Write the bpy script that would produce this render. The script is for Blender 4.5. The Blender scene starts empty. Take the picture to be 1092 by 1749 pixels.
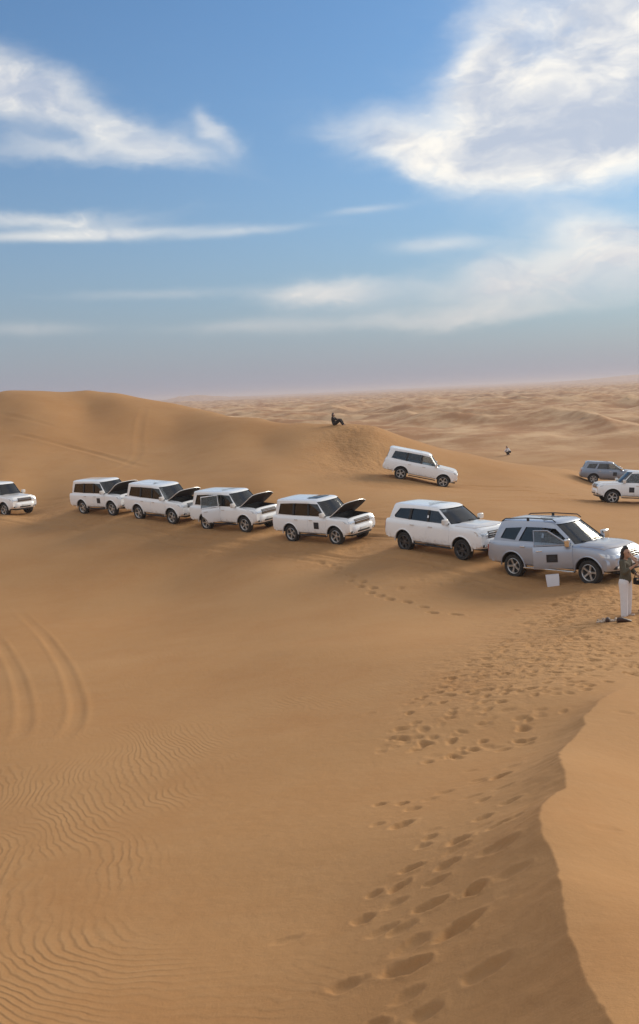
import bpy, bmesh, math, random
import numpy as np
from mathutils import Vector, Matrix

random.seed(4)
scene = bpy.context.scene
COL = scene.collection
rad = math.radians

# ------------------------------------------------------------------ camera
CAM_Z = 6.6
PITCH, ROLL = rad(7.6), rad(2.6)
cam = bpy.data.cameras.new('camera')
cam.sensor_fit = 'VERTICAL'
cam.angle = 2 * math.atan(874.5 / 1515.0)
cam.clip_start = 0.05
cam.clip_end = 40000
cam_ob = bpy.data.objects.new('camera', cam)
COL.objects.link(cam_ob)
fwd = Vector((0, math.cos(PITCH), -math.sin(PITCH)))
r0, u0 = Vector((1, 0, 0)), Vector((0, math.sin(PITCH), math.cos(PITCH)))
cr = math.cos(ROLL) * r0 - math.sin(ROLL) * u0
cu = math.sin(ROLL) * r0 + math.cos(ROLL) * u0
m3 = Matrix((cr, cu, -fwd)).transposed()
cam_ob.matrix_world = Matrix.Translation((0, 0, CAM_Z)) @ m3.to_4x4()
scene.camera = cam_ob

# ------------------------------------------------------------------ exposure
vs = scene.view_settings
vs.view_transform = 'Standard'
vs.look = 'None'
vs.exposure = 0.40
vs.gamma = 1.0
vs.use_curve_mapping = False
scene.cycles.max_bounces = 6
scene.cycles.volume_bounces = 1
scene.cycles.transparent_max_bounces = 12
scene.cycles.use_denoising = True

# ------------------------------------------------------------------ sun
SUN_AZ, SUN_EL = rad(54), rad(22)
sun_dir = Vector((math.sin(SUN_AZ) * math.cos(SUN_EL), math.cos(SUN_AZ) * math.cos(SUN_EL), math.sin(SUN_EL)))
sun = bpy.data.lights.new('sun', 'SUN')
sun.energy = 2.7
sun.angle = rad(30)
sun.color = (1.0, 0.90, 0.72)
sun_ob = bpy.data.objects.new('sun', sun)
COL.objects.link(sun_ob)
sun_ob.rotation_euler = sun_dir.to_track_quat('Z', 'Y').to_euler()
sun_ob.location = sun_dir * 300

# ------------------------------------------------------------------ world: sky with high cloud
world = bpy.data.worlds.new('World')
scene.world = world
world.use_nodes = True
SKY_STRENGTH = 0.12


def build_world():
    nt = world.node_tree
    N, L = nt.nodes, nt.links
    bg = N['Background']
    bg.inputs[1].default_value = SKY_STRENGTH

    def sock(v, inp):
        if isinstance(v, (int, float)):
            inp.default_value = v
        else:
            L.new(v, inp)

    def M(op, a, b=0.0, c=0.0):
        n = N.new('ShaderNodeMath')
        n.operation = op
        sock(a, n.inputs[0])
        sock(b, n.inputs[1])
        sock(c, n.inputs[2])
        return n.outputs[0]

    def smooth(v, lo, hi):
        n = N.new('ShaderNodeMapRange')
        n.interpolation_type = 'SMOOTHSTEP'
        sock(v, n.inputs[0])
        n.inputs[1].default_value = lo
        n.inputs[2].default_value = hi
        return n.outputs[0]

    def mix(f, a, b):
        n = N.new('ShaderNodeMix')
        n.data_type = 'RGBA'
        sock(f, n.inputs[0])
        for k, v in ((6, a), (7, b)):
            if isinstance(v, tuple):
                n.inputs[k].default_value = v + (1,)
            else:
                L.new(v, n.inputs[k])
        return n.outputs[2]

    def noise(vec, scale, detail, rough, dist=0.0):
        n = N.new('ShaderNodeTexNoise')
        L.new(vec, n.inputs['Vector'])
        n.inputs['Scale'].default_value = scale
        n.inputs['Detail'].default_value = detail
        n.inputs['Roughness'].default_value = rough
        n.inputs['Distortion'].default_value = dist
        return n.outputs['Fac']

    def comb(x, y, z):
        n = N.new('ShaderNodeCombineXYZ')
        sock(x, n.inputs[0])
        sock(y, n.inputs[1])
        sock(z, n.inputs[2])
        return n.outputs[0]

    sky = N.new('ShaderNodeTexSky')
    sky.sky_type = 'NISHITA'
    sky.sun_disc = False
    sky.sun_elevation = SUN_EL
    sky.sun_rotation = SUN_AZ
    sky.altitude = 100
    sky.air_density = 1.25
    sky.dust_density = 0.6
    sky.ozone_density = 3.0
    tc = N.new('ShaderNodeTexCoord')
    sep = N.new('ShaderNodeSeparateXYZ')
    L.new(tc.outputs['Generated'], sep.inputs[0])
    X, Y, Z = sep.outputs
    deg = 180 / math.pi
    az = M('MULTIPLY', M('ARCTAN2', X, Y), deg)
    el = M('MULTIPLY', M('ARCSINE', Z), deg)

    # turbulent displacement of the cloud outlines
    p = comb(M('MULTIPLY', az, 0.10), M('MULTIPLY', el, 0.19), 0.0)
    w1 = M('SUBTRACT', noise(p, 1.3, 5, 0.55), 0.5)
    p2 = comb(M('ADD', M('MULTIPLY', az, 0.10), 31.0), M('MULTIPLY', el, 0.19), 4.0)
    w2 = M('SUBTRACT', noise(p2, 1.3, 5, 0.55), 0.5)
    azw = M('ADD', az, M('MULTIPLY', w1, 6.0))
    elw = M('ADD', el, M('MULTIPLY', w2, 3.0))

    azs = M('ADD', az, M('MULTIPLY', w1, 2.0))
    els = M('ADD', el, M('MULTIPLY', w2, 0.7))

    def blob(a0, e0, sa, se, rot, wt):
        c, s = math.cos(rad(rot)), math.sin(rad(rot))
        thin = se <= 0.5
        da = M('SUBTRACT', azs if thin else azw, a0)
        de = M('SUBTRACT', els if thin else elw, e0)
        u = M('MULTIPLY_ADD', da, c / sa, M('MULTIPLY', de, s / sa))
        v = M('MULTIPLY_ADD', da, -s / se, M('MULTIPLY', de, c / se))
        d2 = M('MULTIPLY_ADD', u, u, M('MULTIPLY', v, v))
        return M('MULTIPLY', M('POWER', 2.71828, M('MULTIPLY', d2, -1.0)), wt)

    BLOBS = [
        # big bank towards the sun
        (18.5, 18.8, 7.2, 5.2, 20, 1.20), (13.2, 14.8, 5.0, 2.5, 0, 0.95), (5.6, 15.0, 4.6, 1.4, -18, 0.62), (8.0, 13.6, 4.6, 1.2, -14, 0.60),
        (11.2, 18.4, 1.7, 3.0, -20, 0.75), (18.0, 13.2, 5.5, 1.5, 10, 0.75), (28.0, 17.0, 8.0, 5.0, 0, 1.0),
        # cloud on the left with its trailing wisps
        (-18.0, 17.9, 4.2, 1.6, -12, 0.92), (-12.0, 16.4, 5.0, 1.0, -18, 0.56), (-13.5, 14.6, 6.5, 0.7, -3, 0.54),
        (-5.2, 15.6, 1.8, 0.7, -28, 0.60), (-25.0, 19.0, 5.0, 2.2, -10, 0.9), (-9.0, 15.0, 4.0, 0.8, -10, 0.36),
        # long thin streaks
        (-16.5, 10.8, 7.5, 0.62, 2, 0.62), (-14.0, 10.0, 8.0, 0.36, 2, 0.74), (-4.0, 10.0, 5.0, 0.30, 3, 0.40), (3.6, 11.0, 2.6, 0.25, 4, 0.36),
        # low puffs on the right
        (13.5, 6.4, 7.0, 1.6, 5, 1.0), (17.0, 8.9, 3.2, 1.0, -10, 0.75), (8.2, 8.8, 3.0, 0.5, 0, 0.55),
        (22.0, 6.8, 4.5, 1.8, 0, 0.70), (0.5, 6.1, 4.0, 1.0, 0, 0.85), (-4.0, 4.4, 5.0, 0.5, 0, 0.45),
        (-17.5, 4.6, 5.0, 0.5, 0, 0.42), (9.0, 4.4, 9.0, 0.6, 2, 0.55), (-10.0, 6.6, 6.0, 0.4, 0, 0.35),
    ]
    tot = None
    for b in BLOBS:
        g = blob(*b)
        tot = g if tot is None else M('ADD', tot, g)
    # broken cloud goes on unseen all round and overhead, thickened there for neutral fill
    zz = M('ADD', M('MAXIMUM', Z, 0.0), 0.18)
    pl = comb(M('DIVIDE', X, zz), M('DIVIDE', Y, zz), 2.0)
    gen = noise(pl, 0.9, 4, 0.5, 0.4)
    genm = smooth(gen, 0.32, 0.60)
    off = M('MAXIMUM', smooth(M('ABSOLUTE', az), 23, 36), smooth(el, 24, 34))
    tot = M('ADD', tot, M('MULTIPLY', genm, off))

    pf = comb(M('MULTIPLY', azw, 0.13), M('MULTIPLY', elw, 0.34), 1.5)
    fine = M('SUBTRACT', noise(pf, 2.4, 10, 0.57, 0.5), 0.5)
    field = M('MULTIPLY_ADD', fine, M('MULTIPLY_ADD', smooth(tot, 0.0, 0.6), 1.15, 0.12), tot)
    veil = M('MULTIPLY', smooth(M('MULTIPLY_ADD', fine, 0.30, tot), 0.02, 1.0), 0.72)
    mask = M('MAXIMUM', veil, M('MULTIPLY', smooth(field, 0.12, 1.25), 0.93))
    # thin edges are bright, the thick middle is greyer
    ps = comb(M('MULTIPLY', azw, 0.13), M('MULTIPLY', elw, 0.26), 9.0)
    sh = M('SUBTRACT', noise(ps, 1.7, 8, 0.55, 0.35), 0.5)
    lit = smooth(M('ADD', M('MULTIPLY', sh, 2.3), M('SUBTRACT', 1.16, M('MULTIPLY', tot, 0.58))), 0.05, 1.0)
    k = 1.0 / SKY_STRENGTH
    cl = mix(lit, (0.42 * k, 0.46 * k, 0.54 * k), (0.86 * k, 0.81 * k, 0.72 * k))

    cl = mix(M('MULTIPLY', smooth(el, 11.0, 4.0), 0.65), cl, (0.60 * k, 0.545 * k, 0.53 * k))

    # grade the clear sky, then the band of dust above the horizon
    hs = N.new('ShaderNodeMix')
    hs.data_type = 'RGBA'
    hs.blend_type = 'MULTIPLY'
    hs.inputs[0].default_value = 1.0
    L.new(sky.outputs[0], hs.inputs[6])
    hs.inputs[7].default_value = (0.46, 0.66, 0.82, 1)
    dust = M('MULTIPLY', M('POWER', 2.71828, M('MULTIPLY', M('MAXIMUM', el, 0.0), -1 / 9.5)), 1.0)
    base = mix(dust, hs.outputs[2], (0.240 * k, 0.253 * k, 0.326 * k))
    lowfade = smooth(el, 0.0, 9.0)
    out = mix(M('MULTIPLY', mask, M('MULTIPLY_ADD', lowfade, 0.46, 0.50)), base, cl)
    L.new(out, bg.inputs[0])
    world.cycles.sampling_method = 'MANUAL'
    world.cycles.sample_map_resolution = 512


build_world()


# ------------------------------------------------------------------ helpers
def link(ob, parent=None):
    COL.objects.link(ob)
    if parent is not None:
        ob.parent = parent
    return ob


def thing(name, label, cat, group=None, mesh=None, loc=(0, 0, 0)):
    o = bpy.data.objects.new(name, mesh)
    o.location = loc
    o['label'] = label
    o['category'] = cat
    if group:
        o['group'] = group
    return link(o)


def part(name, mesh, parent, loc=(0, 0, 0), rot=(0, 0, 0), label=None):
    o = bpy.data.objects.new(name, mesh)
    o.location = loc
    o.rotation_euler = rot
    if label:
        o['label'] = label
    return link(o, parent)


def finish(bm, name, mats, angle=35):
    bmesh.ops.recalc_face_normals(bm, faces=bm.faces[:])
    me = bpy.data.meshes.new(name)
    bm.to_mesh(me)
    bm.free()
    for m in (mats if isinstance(mats, (list, tuple)) else [mats]):
        me.materials.append(m)
    me.shade_smooth()
    me.set_sharp_from_angle(angle=rad(angle))
    return me


def rbox(bm, c, s, bev=0.02, rot=None, mi=0, seg=2):
    r = bmesh.ops.create_cube(bm, size=1.0)
    vs_ = r['verts']
    for v in vs_:
        v.co = Vector((v.co.x * s[0], v.co.y * s[1], v.co.z * s[2]))
    fs = list({f for v in vs_ for f in v.link_faces})
    if bev > 0:
        es = list({e for v in vs_ for e in v.link_edges})
        b = bmesh.ops.bevel(bm, geom=es, offset=min(bev, min(s) * 0.45), segments=seg, affect='EDGES', profile=0.6)
        vs_ = list({v for f in b['faces'] for v in f.verts} | {v for v in vs_ if v.is_valid})
        fs = list({f for v in vs_ for f in v.link_faces})
    for v in vs_:
        p = v.co.copy()
        if rot is not None:
            p = rot @ p
        v.co = p + Vector(c)
    for f in fs:
        f.material_index = mi
    return vs_


def loft(bm, rings, cap=True, mi=0, closed=True):
    vr = [[bm.verts.new(p) for p in r] for r in rings]
    n = len(rings[0])
    for a, b in zip(vr[:-1], vr[1:]):
        for i in range(n if closed else n - 1):
            j = (i + 1) % n
            f = bm.faces.new((a[i], a[j], b[j], b[i]))
            f.material_index = mi
    if cap:
        for r in (vr[0], vr[-1]):
            f = bm.faces.new(r)
            f.material_index = mi
    return vr


def prism(bm, poly, axis, lo, hi, mi=0):
    """poly of 2-D points extruded along an axis (0 x, 1 y)"""
    def P(q, d):
        return (d, q[0], q[1]) if axis == 0 else (q[0], d, q[1])
    return loft(bm, [[P(q, lo) for q in poly], [P(q, hi) for q in poly]], True, mi)


def tube(bm, pts, r, n=8, mi=0, cap=True):
    pts = [Vector(p) for p in pts]
    rs = r if isinstance(r, (list, tuple)) else [r] * len(pts)
    rings = []
    prev = None
    for i, p in enumerate(pts):
        d = (pts[min(i + 1, len(pts) - 1)] - pts[max(i - 1, 0)]).normalized()
        a = Vector((0, 0, 1)) if abs(d.z) < 0.9 else Vector((1, 0, 0))
        if prev is not None:
            a = prev
        x = (a - d * a.dot(d)).normalized()
        prev = x
        y = d.cross(x)
        rings.append([p + rs[i] * (math.cos(2 * math.pi * k / n) * x + math.sin(2 * math.pi * k / n) * y) for k in range(n)])
    return loft(bm, rings, cap, mi)


def lathe_y(bm, prof, n=32, mi=0, closed_prof=False):
    """profile of (radius, y) turned round the y axis"""
    rings = [[(q[0] * math.cos(2 * math.pi * k / n), q[1], q[0] * math.sin(2 * math.pi * k / n)) for k in range(n)] for q in prof]
    return loft(bm, rings, True, mi)


def apply_mods(ob, name):
    dg = bpy.context.evaluated_depsgraph_get()
    me = bpy.data.meshes.new_from_object(ob.evaluated_get(dg))
    me.name = name
    return me


def boolean(base_me, cutters, name, mats, angle=32):
    """base minus cutters, evaluated without operators"""
    ob = bpy.data.objects.new('tmp', base_me)
    COL.objects.link(ob)
    tmp = []
    for c in cutters:
        co = bpy.data.objects.new('tmpc', c)
        COL.objects.link(co)
        tmp.append(co)
        md = ob.modifiers.new('b', 'BOOLEAN')
        md.operation = 'DIFFERENCE'
        md.object = co
        md.solver = 'EXACT'
        md.material_mode = 'INDEX'
    me = apply_mods(ob, name)
    mi_ = np.zeros(len(me.polygons), np.int32)
    me.polygons.foreach_get('material_index', mi_)
    for o in [ob] + tmp:
        d = o.data
        bpy.data.objects.remove(o)
        bpy.data.meshes.remove(d)
    me.materials.clear()
    for m in mats:
        me.materials.append(m)
    me.polygons.foreach_set('material_index', mi_)
    me.shade_smooth()
    me.set_sharp_from_angle(angle=rad(angle))
    return me


# ------------------------------------------------------------------ materials
def material(name, col, rough=0.5, metal=0.0, coat=0.0, var=0.06, vscale=6.0, bump=0.0, bscale=40.0, spec=0.5, emit=None):
    m = bpy.data.materials.new(name)
    m.use_nodes = True
    nt = m.node_tree
    N, L = nt.nodes, nt.links
    b = N['Principled BSDF']
    tc = N.new('ShaderNodeTexCoord')
    no = N.new('ShaderNodeTexNoise')
    no.inputs['Scale'].default_value = vscale
    no.inputs['Detail'].default_value = 4
    L.new(tc.outputs['Object'], no.inputs['Vector'])
    mx = N.new('ShaderNodeMix')
    mx.data_type = 'RGBA'
    L.new(no.outputs['Fac'], mx.inputs[0])
    mx.inputs[6].default_value = tuple(c * (1 - var) for c in col) + (1,)
    mx.inputs[7].default_value = tuple(min(1, c * (1 + var)) for c in col) + (1,)
    L.new(mx.outputs[2], b.inputs['Base Color'])
    b.inputs['Roughness'].default_value = rough
    b.inputs['Metallic'].default_value = metal
    b.inputs['Coat Weight'].default_value = coat
    b.inputs['Coat Roughness'].default_value = 0.08
    b.inputs['Specular IOR Level'].default_value = spec
    if bump > 0:
        bp = N.new('ShaderNodeBump')
        n2 = N.new('ShaderNodeTexNoise')
        n2.inputs['Scale'].default_value = bscale
        n2.inputs['Detail'].default_value = 3
        L.new(tc.outputs['Object'], n2.inputs['Vector'])
        L.new(n2.outputs['Fac'], bp.inputs['Height'])
        bp.inputs['Strength'].default_value = bump
        bp.inputs['Distance'].default_value = 0.02
        L.new(bp.outputs[0], b.inputs['Normal'])
    return m


def paint_material(name, col, metal=0.0, rough=0.32):
    """car paint with blown sand clinging low on the panels"""
    m = material(name, col, rough, metal, 1.0, 0.03, 2.0)
    nt = m.node_tree
    N, L = nt.nodes, nt.links
    b = N['Principled BSDF']
    tc = N.new('ShaderNodeTexCoord')
    sp = N.new('ShaderNodeSeparateXYZ')
    L.new(tc.outputs['Object'], sp.inputs[0])
    no = N.new('ShaderNodeTexNoise')
    no.inputs['Scale'].default_value = 5
    no.inputs['Detail'].default_value = 6
    L.new(tc.outputs['Object'], no.inputs['Vector'])
    ad = N.new('ShaderNodeMath')
    ad.operation = 'MULTIPLY_ADD'
    L.new(no.outputs['Fac'], ad.inputs[0])
    ad.inputs[1].default_value = -0.9
    L.new(sp.outputs[2], ad.inputs[2])
    mr = N.new('ShaderNodeMapRange')
    L.new(ad.outputs[0], mr.inputs[0])
    mr.inputs[1].default_value = 0.22
    mr.inputs[2].default_value = -0.10
    mr.inputs[3].default_value = 0.01
    mr.inputs[4].default_value = 0.40
    mx = N.new('ShaderNodeMix')
    mx.data_type = 'RGBA'
    L.new(mr.outputs[0], mx.inputs[0])
    src = b.inputs['Base Color'].links[0].from_socket
    L.new(src, mx.inputs[6])
    mx.inputs[7].default_value = (0.42, 0.29, 0.17, 1)
    L.new(mx.outputs[2], b.inputs['Base Color'])
    return m


def glass_material(name, tint, gloss=0.05):
    m = bpy.data.materials.new(name)
    m.use_nodes = True
    nt = m.node_tree
    N, L = nt.nodes, nt.links
    N.remove(N['Principled BSDF'])
    out = N['Material Output']
    tr = N.new('ShaderNodeBsdfTransparent')
    tr.inputs[0].default_value = tint + (1,)
    gl = N.new('ShaderNodeBsdfGlossy')
    no = N.new('ShaderNodeTexNoise')
    no.inputs['Scale'].default_value = 3
    mr = N.new('ShaderNodeMapRange')
    L.new(no.outputs['Fac'], mr.inputs[0])
    mr.inputs[3].default_value = gloss
    mr.inputs[4].default_value = gloss + 0.08
    L.new(mr.outputs[0], gl.inputs['Roughness'])
    fr = N.new('ShaderNodeFresnel')
    fr.inputs[0].default_value = 1.7
    mx = N.new('ShaderNodeMixShader')
    L.new(fr.outputs[0], mx.inputs[0])
    L.new(tr.outputs[0], mx.inputs[1])
    L.new(gl.outputs[0], mx.inputs[2])
    L.new(mx.outputs[0], out.inputs[0])
    return m


def sand_material():
    m = bpy.data.materials.new('sand')
    m.use_nodes = True
    nt = m.node_tree
    N, L = nt.nodes, nt.links
    b = N['Principled BSDF']
    b.inputs['Roughness'].default_value = 0.95
    b.inputs['Specular IOR Level'].default_value = 0.12
    tc = N.new('ShaderNodeTexCoord')
    P = tc.outputs['Object']

    def noise(scale, detail, rough=0.55, dist=0.0):
        n = N.new('ShaderNodeTexNoise')
        L.new(P, n.inputs['Vector'])
        n.inputs['Scale'].default_value = scale
        n.inputs['Detail'].default_value = detail
        n.inputs['Roughness'].default_value = rough
        n.inputs['Distortion'].default_value = dist
        return n.outputs['Fac']

    def mr(v, a, b_, c, d):
        n = N.new('ShaderNodeMapRange')
        L.new(v, n.inputs[0])
        for i, q in enumerate((a, b_, c, d)):
            n.inputs[1 + i].default_value = q
        return n.outputs[0]

    def mix(f, a, b_):
        n = N.new('ShaderNodeMix')
        n.data_type = 'RGBA'
        L.new(f, n.inputs[0])
        for k, v in ((6, a), (7, b_)):
            if isinstance(v, tuple):
                n.inputs[k].default_value = v + (1,)
            else:
                L.new(v, n.inputs[k])
        return n.outputs[2]

    def math_(op, a, b_=0.0, c=0.0):
        n = N.new('ShaderNodeMath')
        n.operation = op
        for i, q in enumerate((a, b_, c)):
            if isinstance(q, (int, float)):
                n.inputs[i].default_value = q
            else:
                L.new(q, n.inputs[i])
        return n.outputs[0]

    def attr(nm):
        n = N.new('ShaderNodeAttribute')
        n.attribute_name = nm
        return n.outputs['Fac']

    warm, pale, deep = (0.412, 0.213, 0.086), (0.438, 0.248, 0.113), (0.370, 0.178, 0.069)
    c = mix(mr(noise(0.055, 4), 0.35, 0.66, 0, 1), warm, pale)
    c = mix(mr(noise(0.35, 5, 0.6), 0.45, 0.75, 0, 0.55), c, deep)
    # coarse pale grains gather on the ripple crests
    ph = attr('ripple_phase')
    am = attr('ripple_amp')
    s = math_('SINE', ph)
    s2 = math_('SINE', math_('ADD', ph, math_('MULTIPLY', s, 0.45)))
    c = mix(math_('MULTIPLY', am, mr(s2, -0.2, 1, 0, 0.20)), c, (0.49, 0.31, 0.155))
    c = mix(mr(noise(2.2, 6, 0.65), 0.42, 0.72, 0, 0.30), c, (0.450, 0.262, 0.125))
    # grain speckle
    c = mix(mr(noise(160, 2), 0.35, 0.7, 0, 0.22), c, (0.30, 0.155, 0.06))
    # far plain: paler interdune flats and scrub
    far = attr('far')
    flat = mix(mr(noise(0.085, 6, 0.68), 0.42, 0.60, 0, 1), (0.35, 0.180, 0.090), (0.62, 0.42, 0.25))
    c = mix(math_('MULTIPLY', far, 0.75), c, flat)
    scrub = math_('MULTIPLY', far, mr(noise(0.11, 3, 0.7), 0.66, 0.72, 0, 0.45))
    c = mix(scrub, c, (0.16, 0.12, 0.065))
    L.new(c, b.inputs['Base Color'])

    h = math_('MULTIPLY', math_('MULTIPLY', s2, am), 0.0024)
    h = math_('MULTIPLY_ADD', noise(7, 5, 0.6), 0.012, h)
    h = math_('MULTIPLY_ADD', noise(60, 3, 0.6), 0.0022, h)
    rough = attr('trampled')
    h = math_('MULTIPLY_ADD', math_('MULTIPLY', noise(3.2, 4, 0.55), rough), 0.16, h)
    bp = N.new('ShaderNodeBump')
    bp.inputs['Strength'].default_value = 0.9
    bp.inputs['Distance'].default_value = 1.0
    L.new(h, bp.inputs['Height'])
    L.new(bp.outputs[0], b.inputs['Normal'])
    return m


MAT = dict(
    sand=sand_material(),
    white=paint_material('white_paint', (0.90, 0.90, 0.90)),
    silver=paint_material('silver_paint', (0.40, 0.44, 0.52), 0.45, 0.36),
    grey=paint_material('grey_paint', (0.22, 0.25, 0.31), 0.5, 0.36),
    black=material('black_plastic', (0.018, 0.018, 0.02), 0.55, bump=0.1),
    cavity=material('shadowed_metal', (0.03, 0.028, 0.026), 0.8),
    tyre=material('tyre_rubber', (0.028, 0.026, 0.024), 0.85, var=0.3, vscale=9, bump=0.5, bscale=30),
    alloy=material('alloy', (0.55, 0.54, 0.53), 0.35, 0.8),
    dark_alloy=material('dark_alloy', (0.10, 0.10, 0.105), 0.35, 0.7),
    chrome=material('chrome', (0.75, 0.75, 0.75), 0.15, 1.0),
    lamp=material('headlamp_lens', (0.72, 0.75, 0.78), 0.12, 0.3, 0.8, var=0.2, vscale=14),
    red=material('tail_lamp_lens', (0.30, 0.02, 0.015), 0.2, 0.0, 0.8),
    seat=material('seat_cloth', (0.20, 0.17, 0.14), 0.8, bump=0.2),
    glass=glass_material('window_glass', (0.68, 0.72, 0.74)),
    dglass=glass_material('tinted_glass', (0.42, 0.46, 0.49)),
    plate=material('number_plate', (0.7, 0.7, 0.68), 0.4),
    liner=material('bonnet_liner', (0.045, 0.033, 0.027), 0.9, bump=0.4, bscale=25),
    engine=material('engine_plastic', (0.035, 0.035, 0.037), 0.5),
    sign=material('sign_film', (0.015, 0.017, 0.022), 0.35),
    signink=material('sign_ink', (0.045, 0.05, 0.06), 0.5),
    skin=material('skin', (0.42, 0.24, 0.16), 0.55, var=0.1),
    hair=material('dark_hair', (0.018, 0.012, 0.010), 0.45, var=0.3, vscale=30, bump=0.5, bscale=60),
    brownhair=material('brown_hair', (0.10, 0.035, 0.025), 0.45, var=0.3, vscale=30, bump=0.5, bscale=60),
    whitecloth=material('white_cotton', (0.72, 0.70, 0.71), 0.85, bump=0.5, bscale=12),
    olive=material('olive_cotton', (0.085, 0.075, 0.05), 0.85, bump=0.5, bscale=14, var=0.3),
    greycloth=material('grey_cotton', (0.33, 0.30, 0.30), 0.85, bump=0.5, bscale=12),
    darkcloth=material('black_cloth', (0.016, 0.012, 0.011), 0.9, bump=0.4, bscale=12),
    brownleather=material('dark_leather', (0.05, 0.02, 0.012), 0.5),
    tan=material('tan_leather', (0.55, 0.43, 0.33), 0.6),
    paper=material('white_paper', (0.74, 0.73, 0.76), 0.75, var=0.05, bump=0.3, bscale=5),
    eye=material('eye_dark', (0.02, 0.015, 0.012), 0.3),
    lip=material('lip', (0.32, 0.10, 0.08), 0.5),
)


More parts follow.
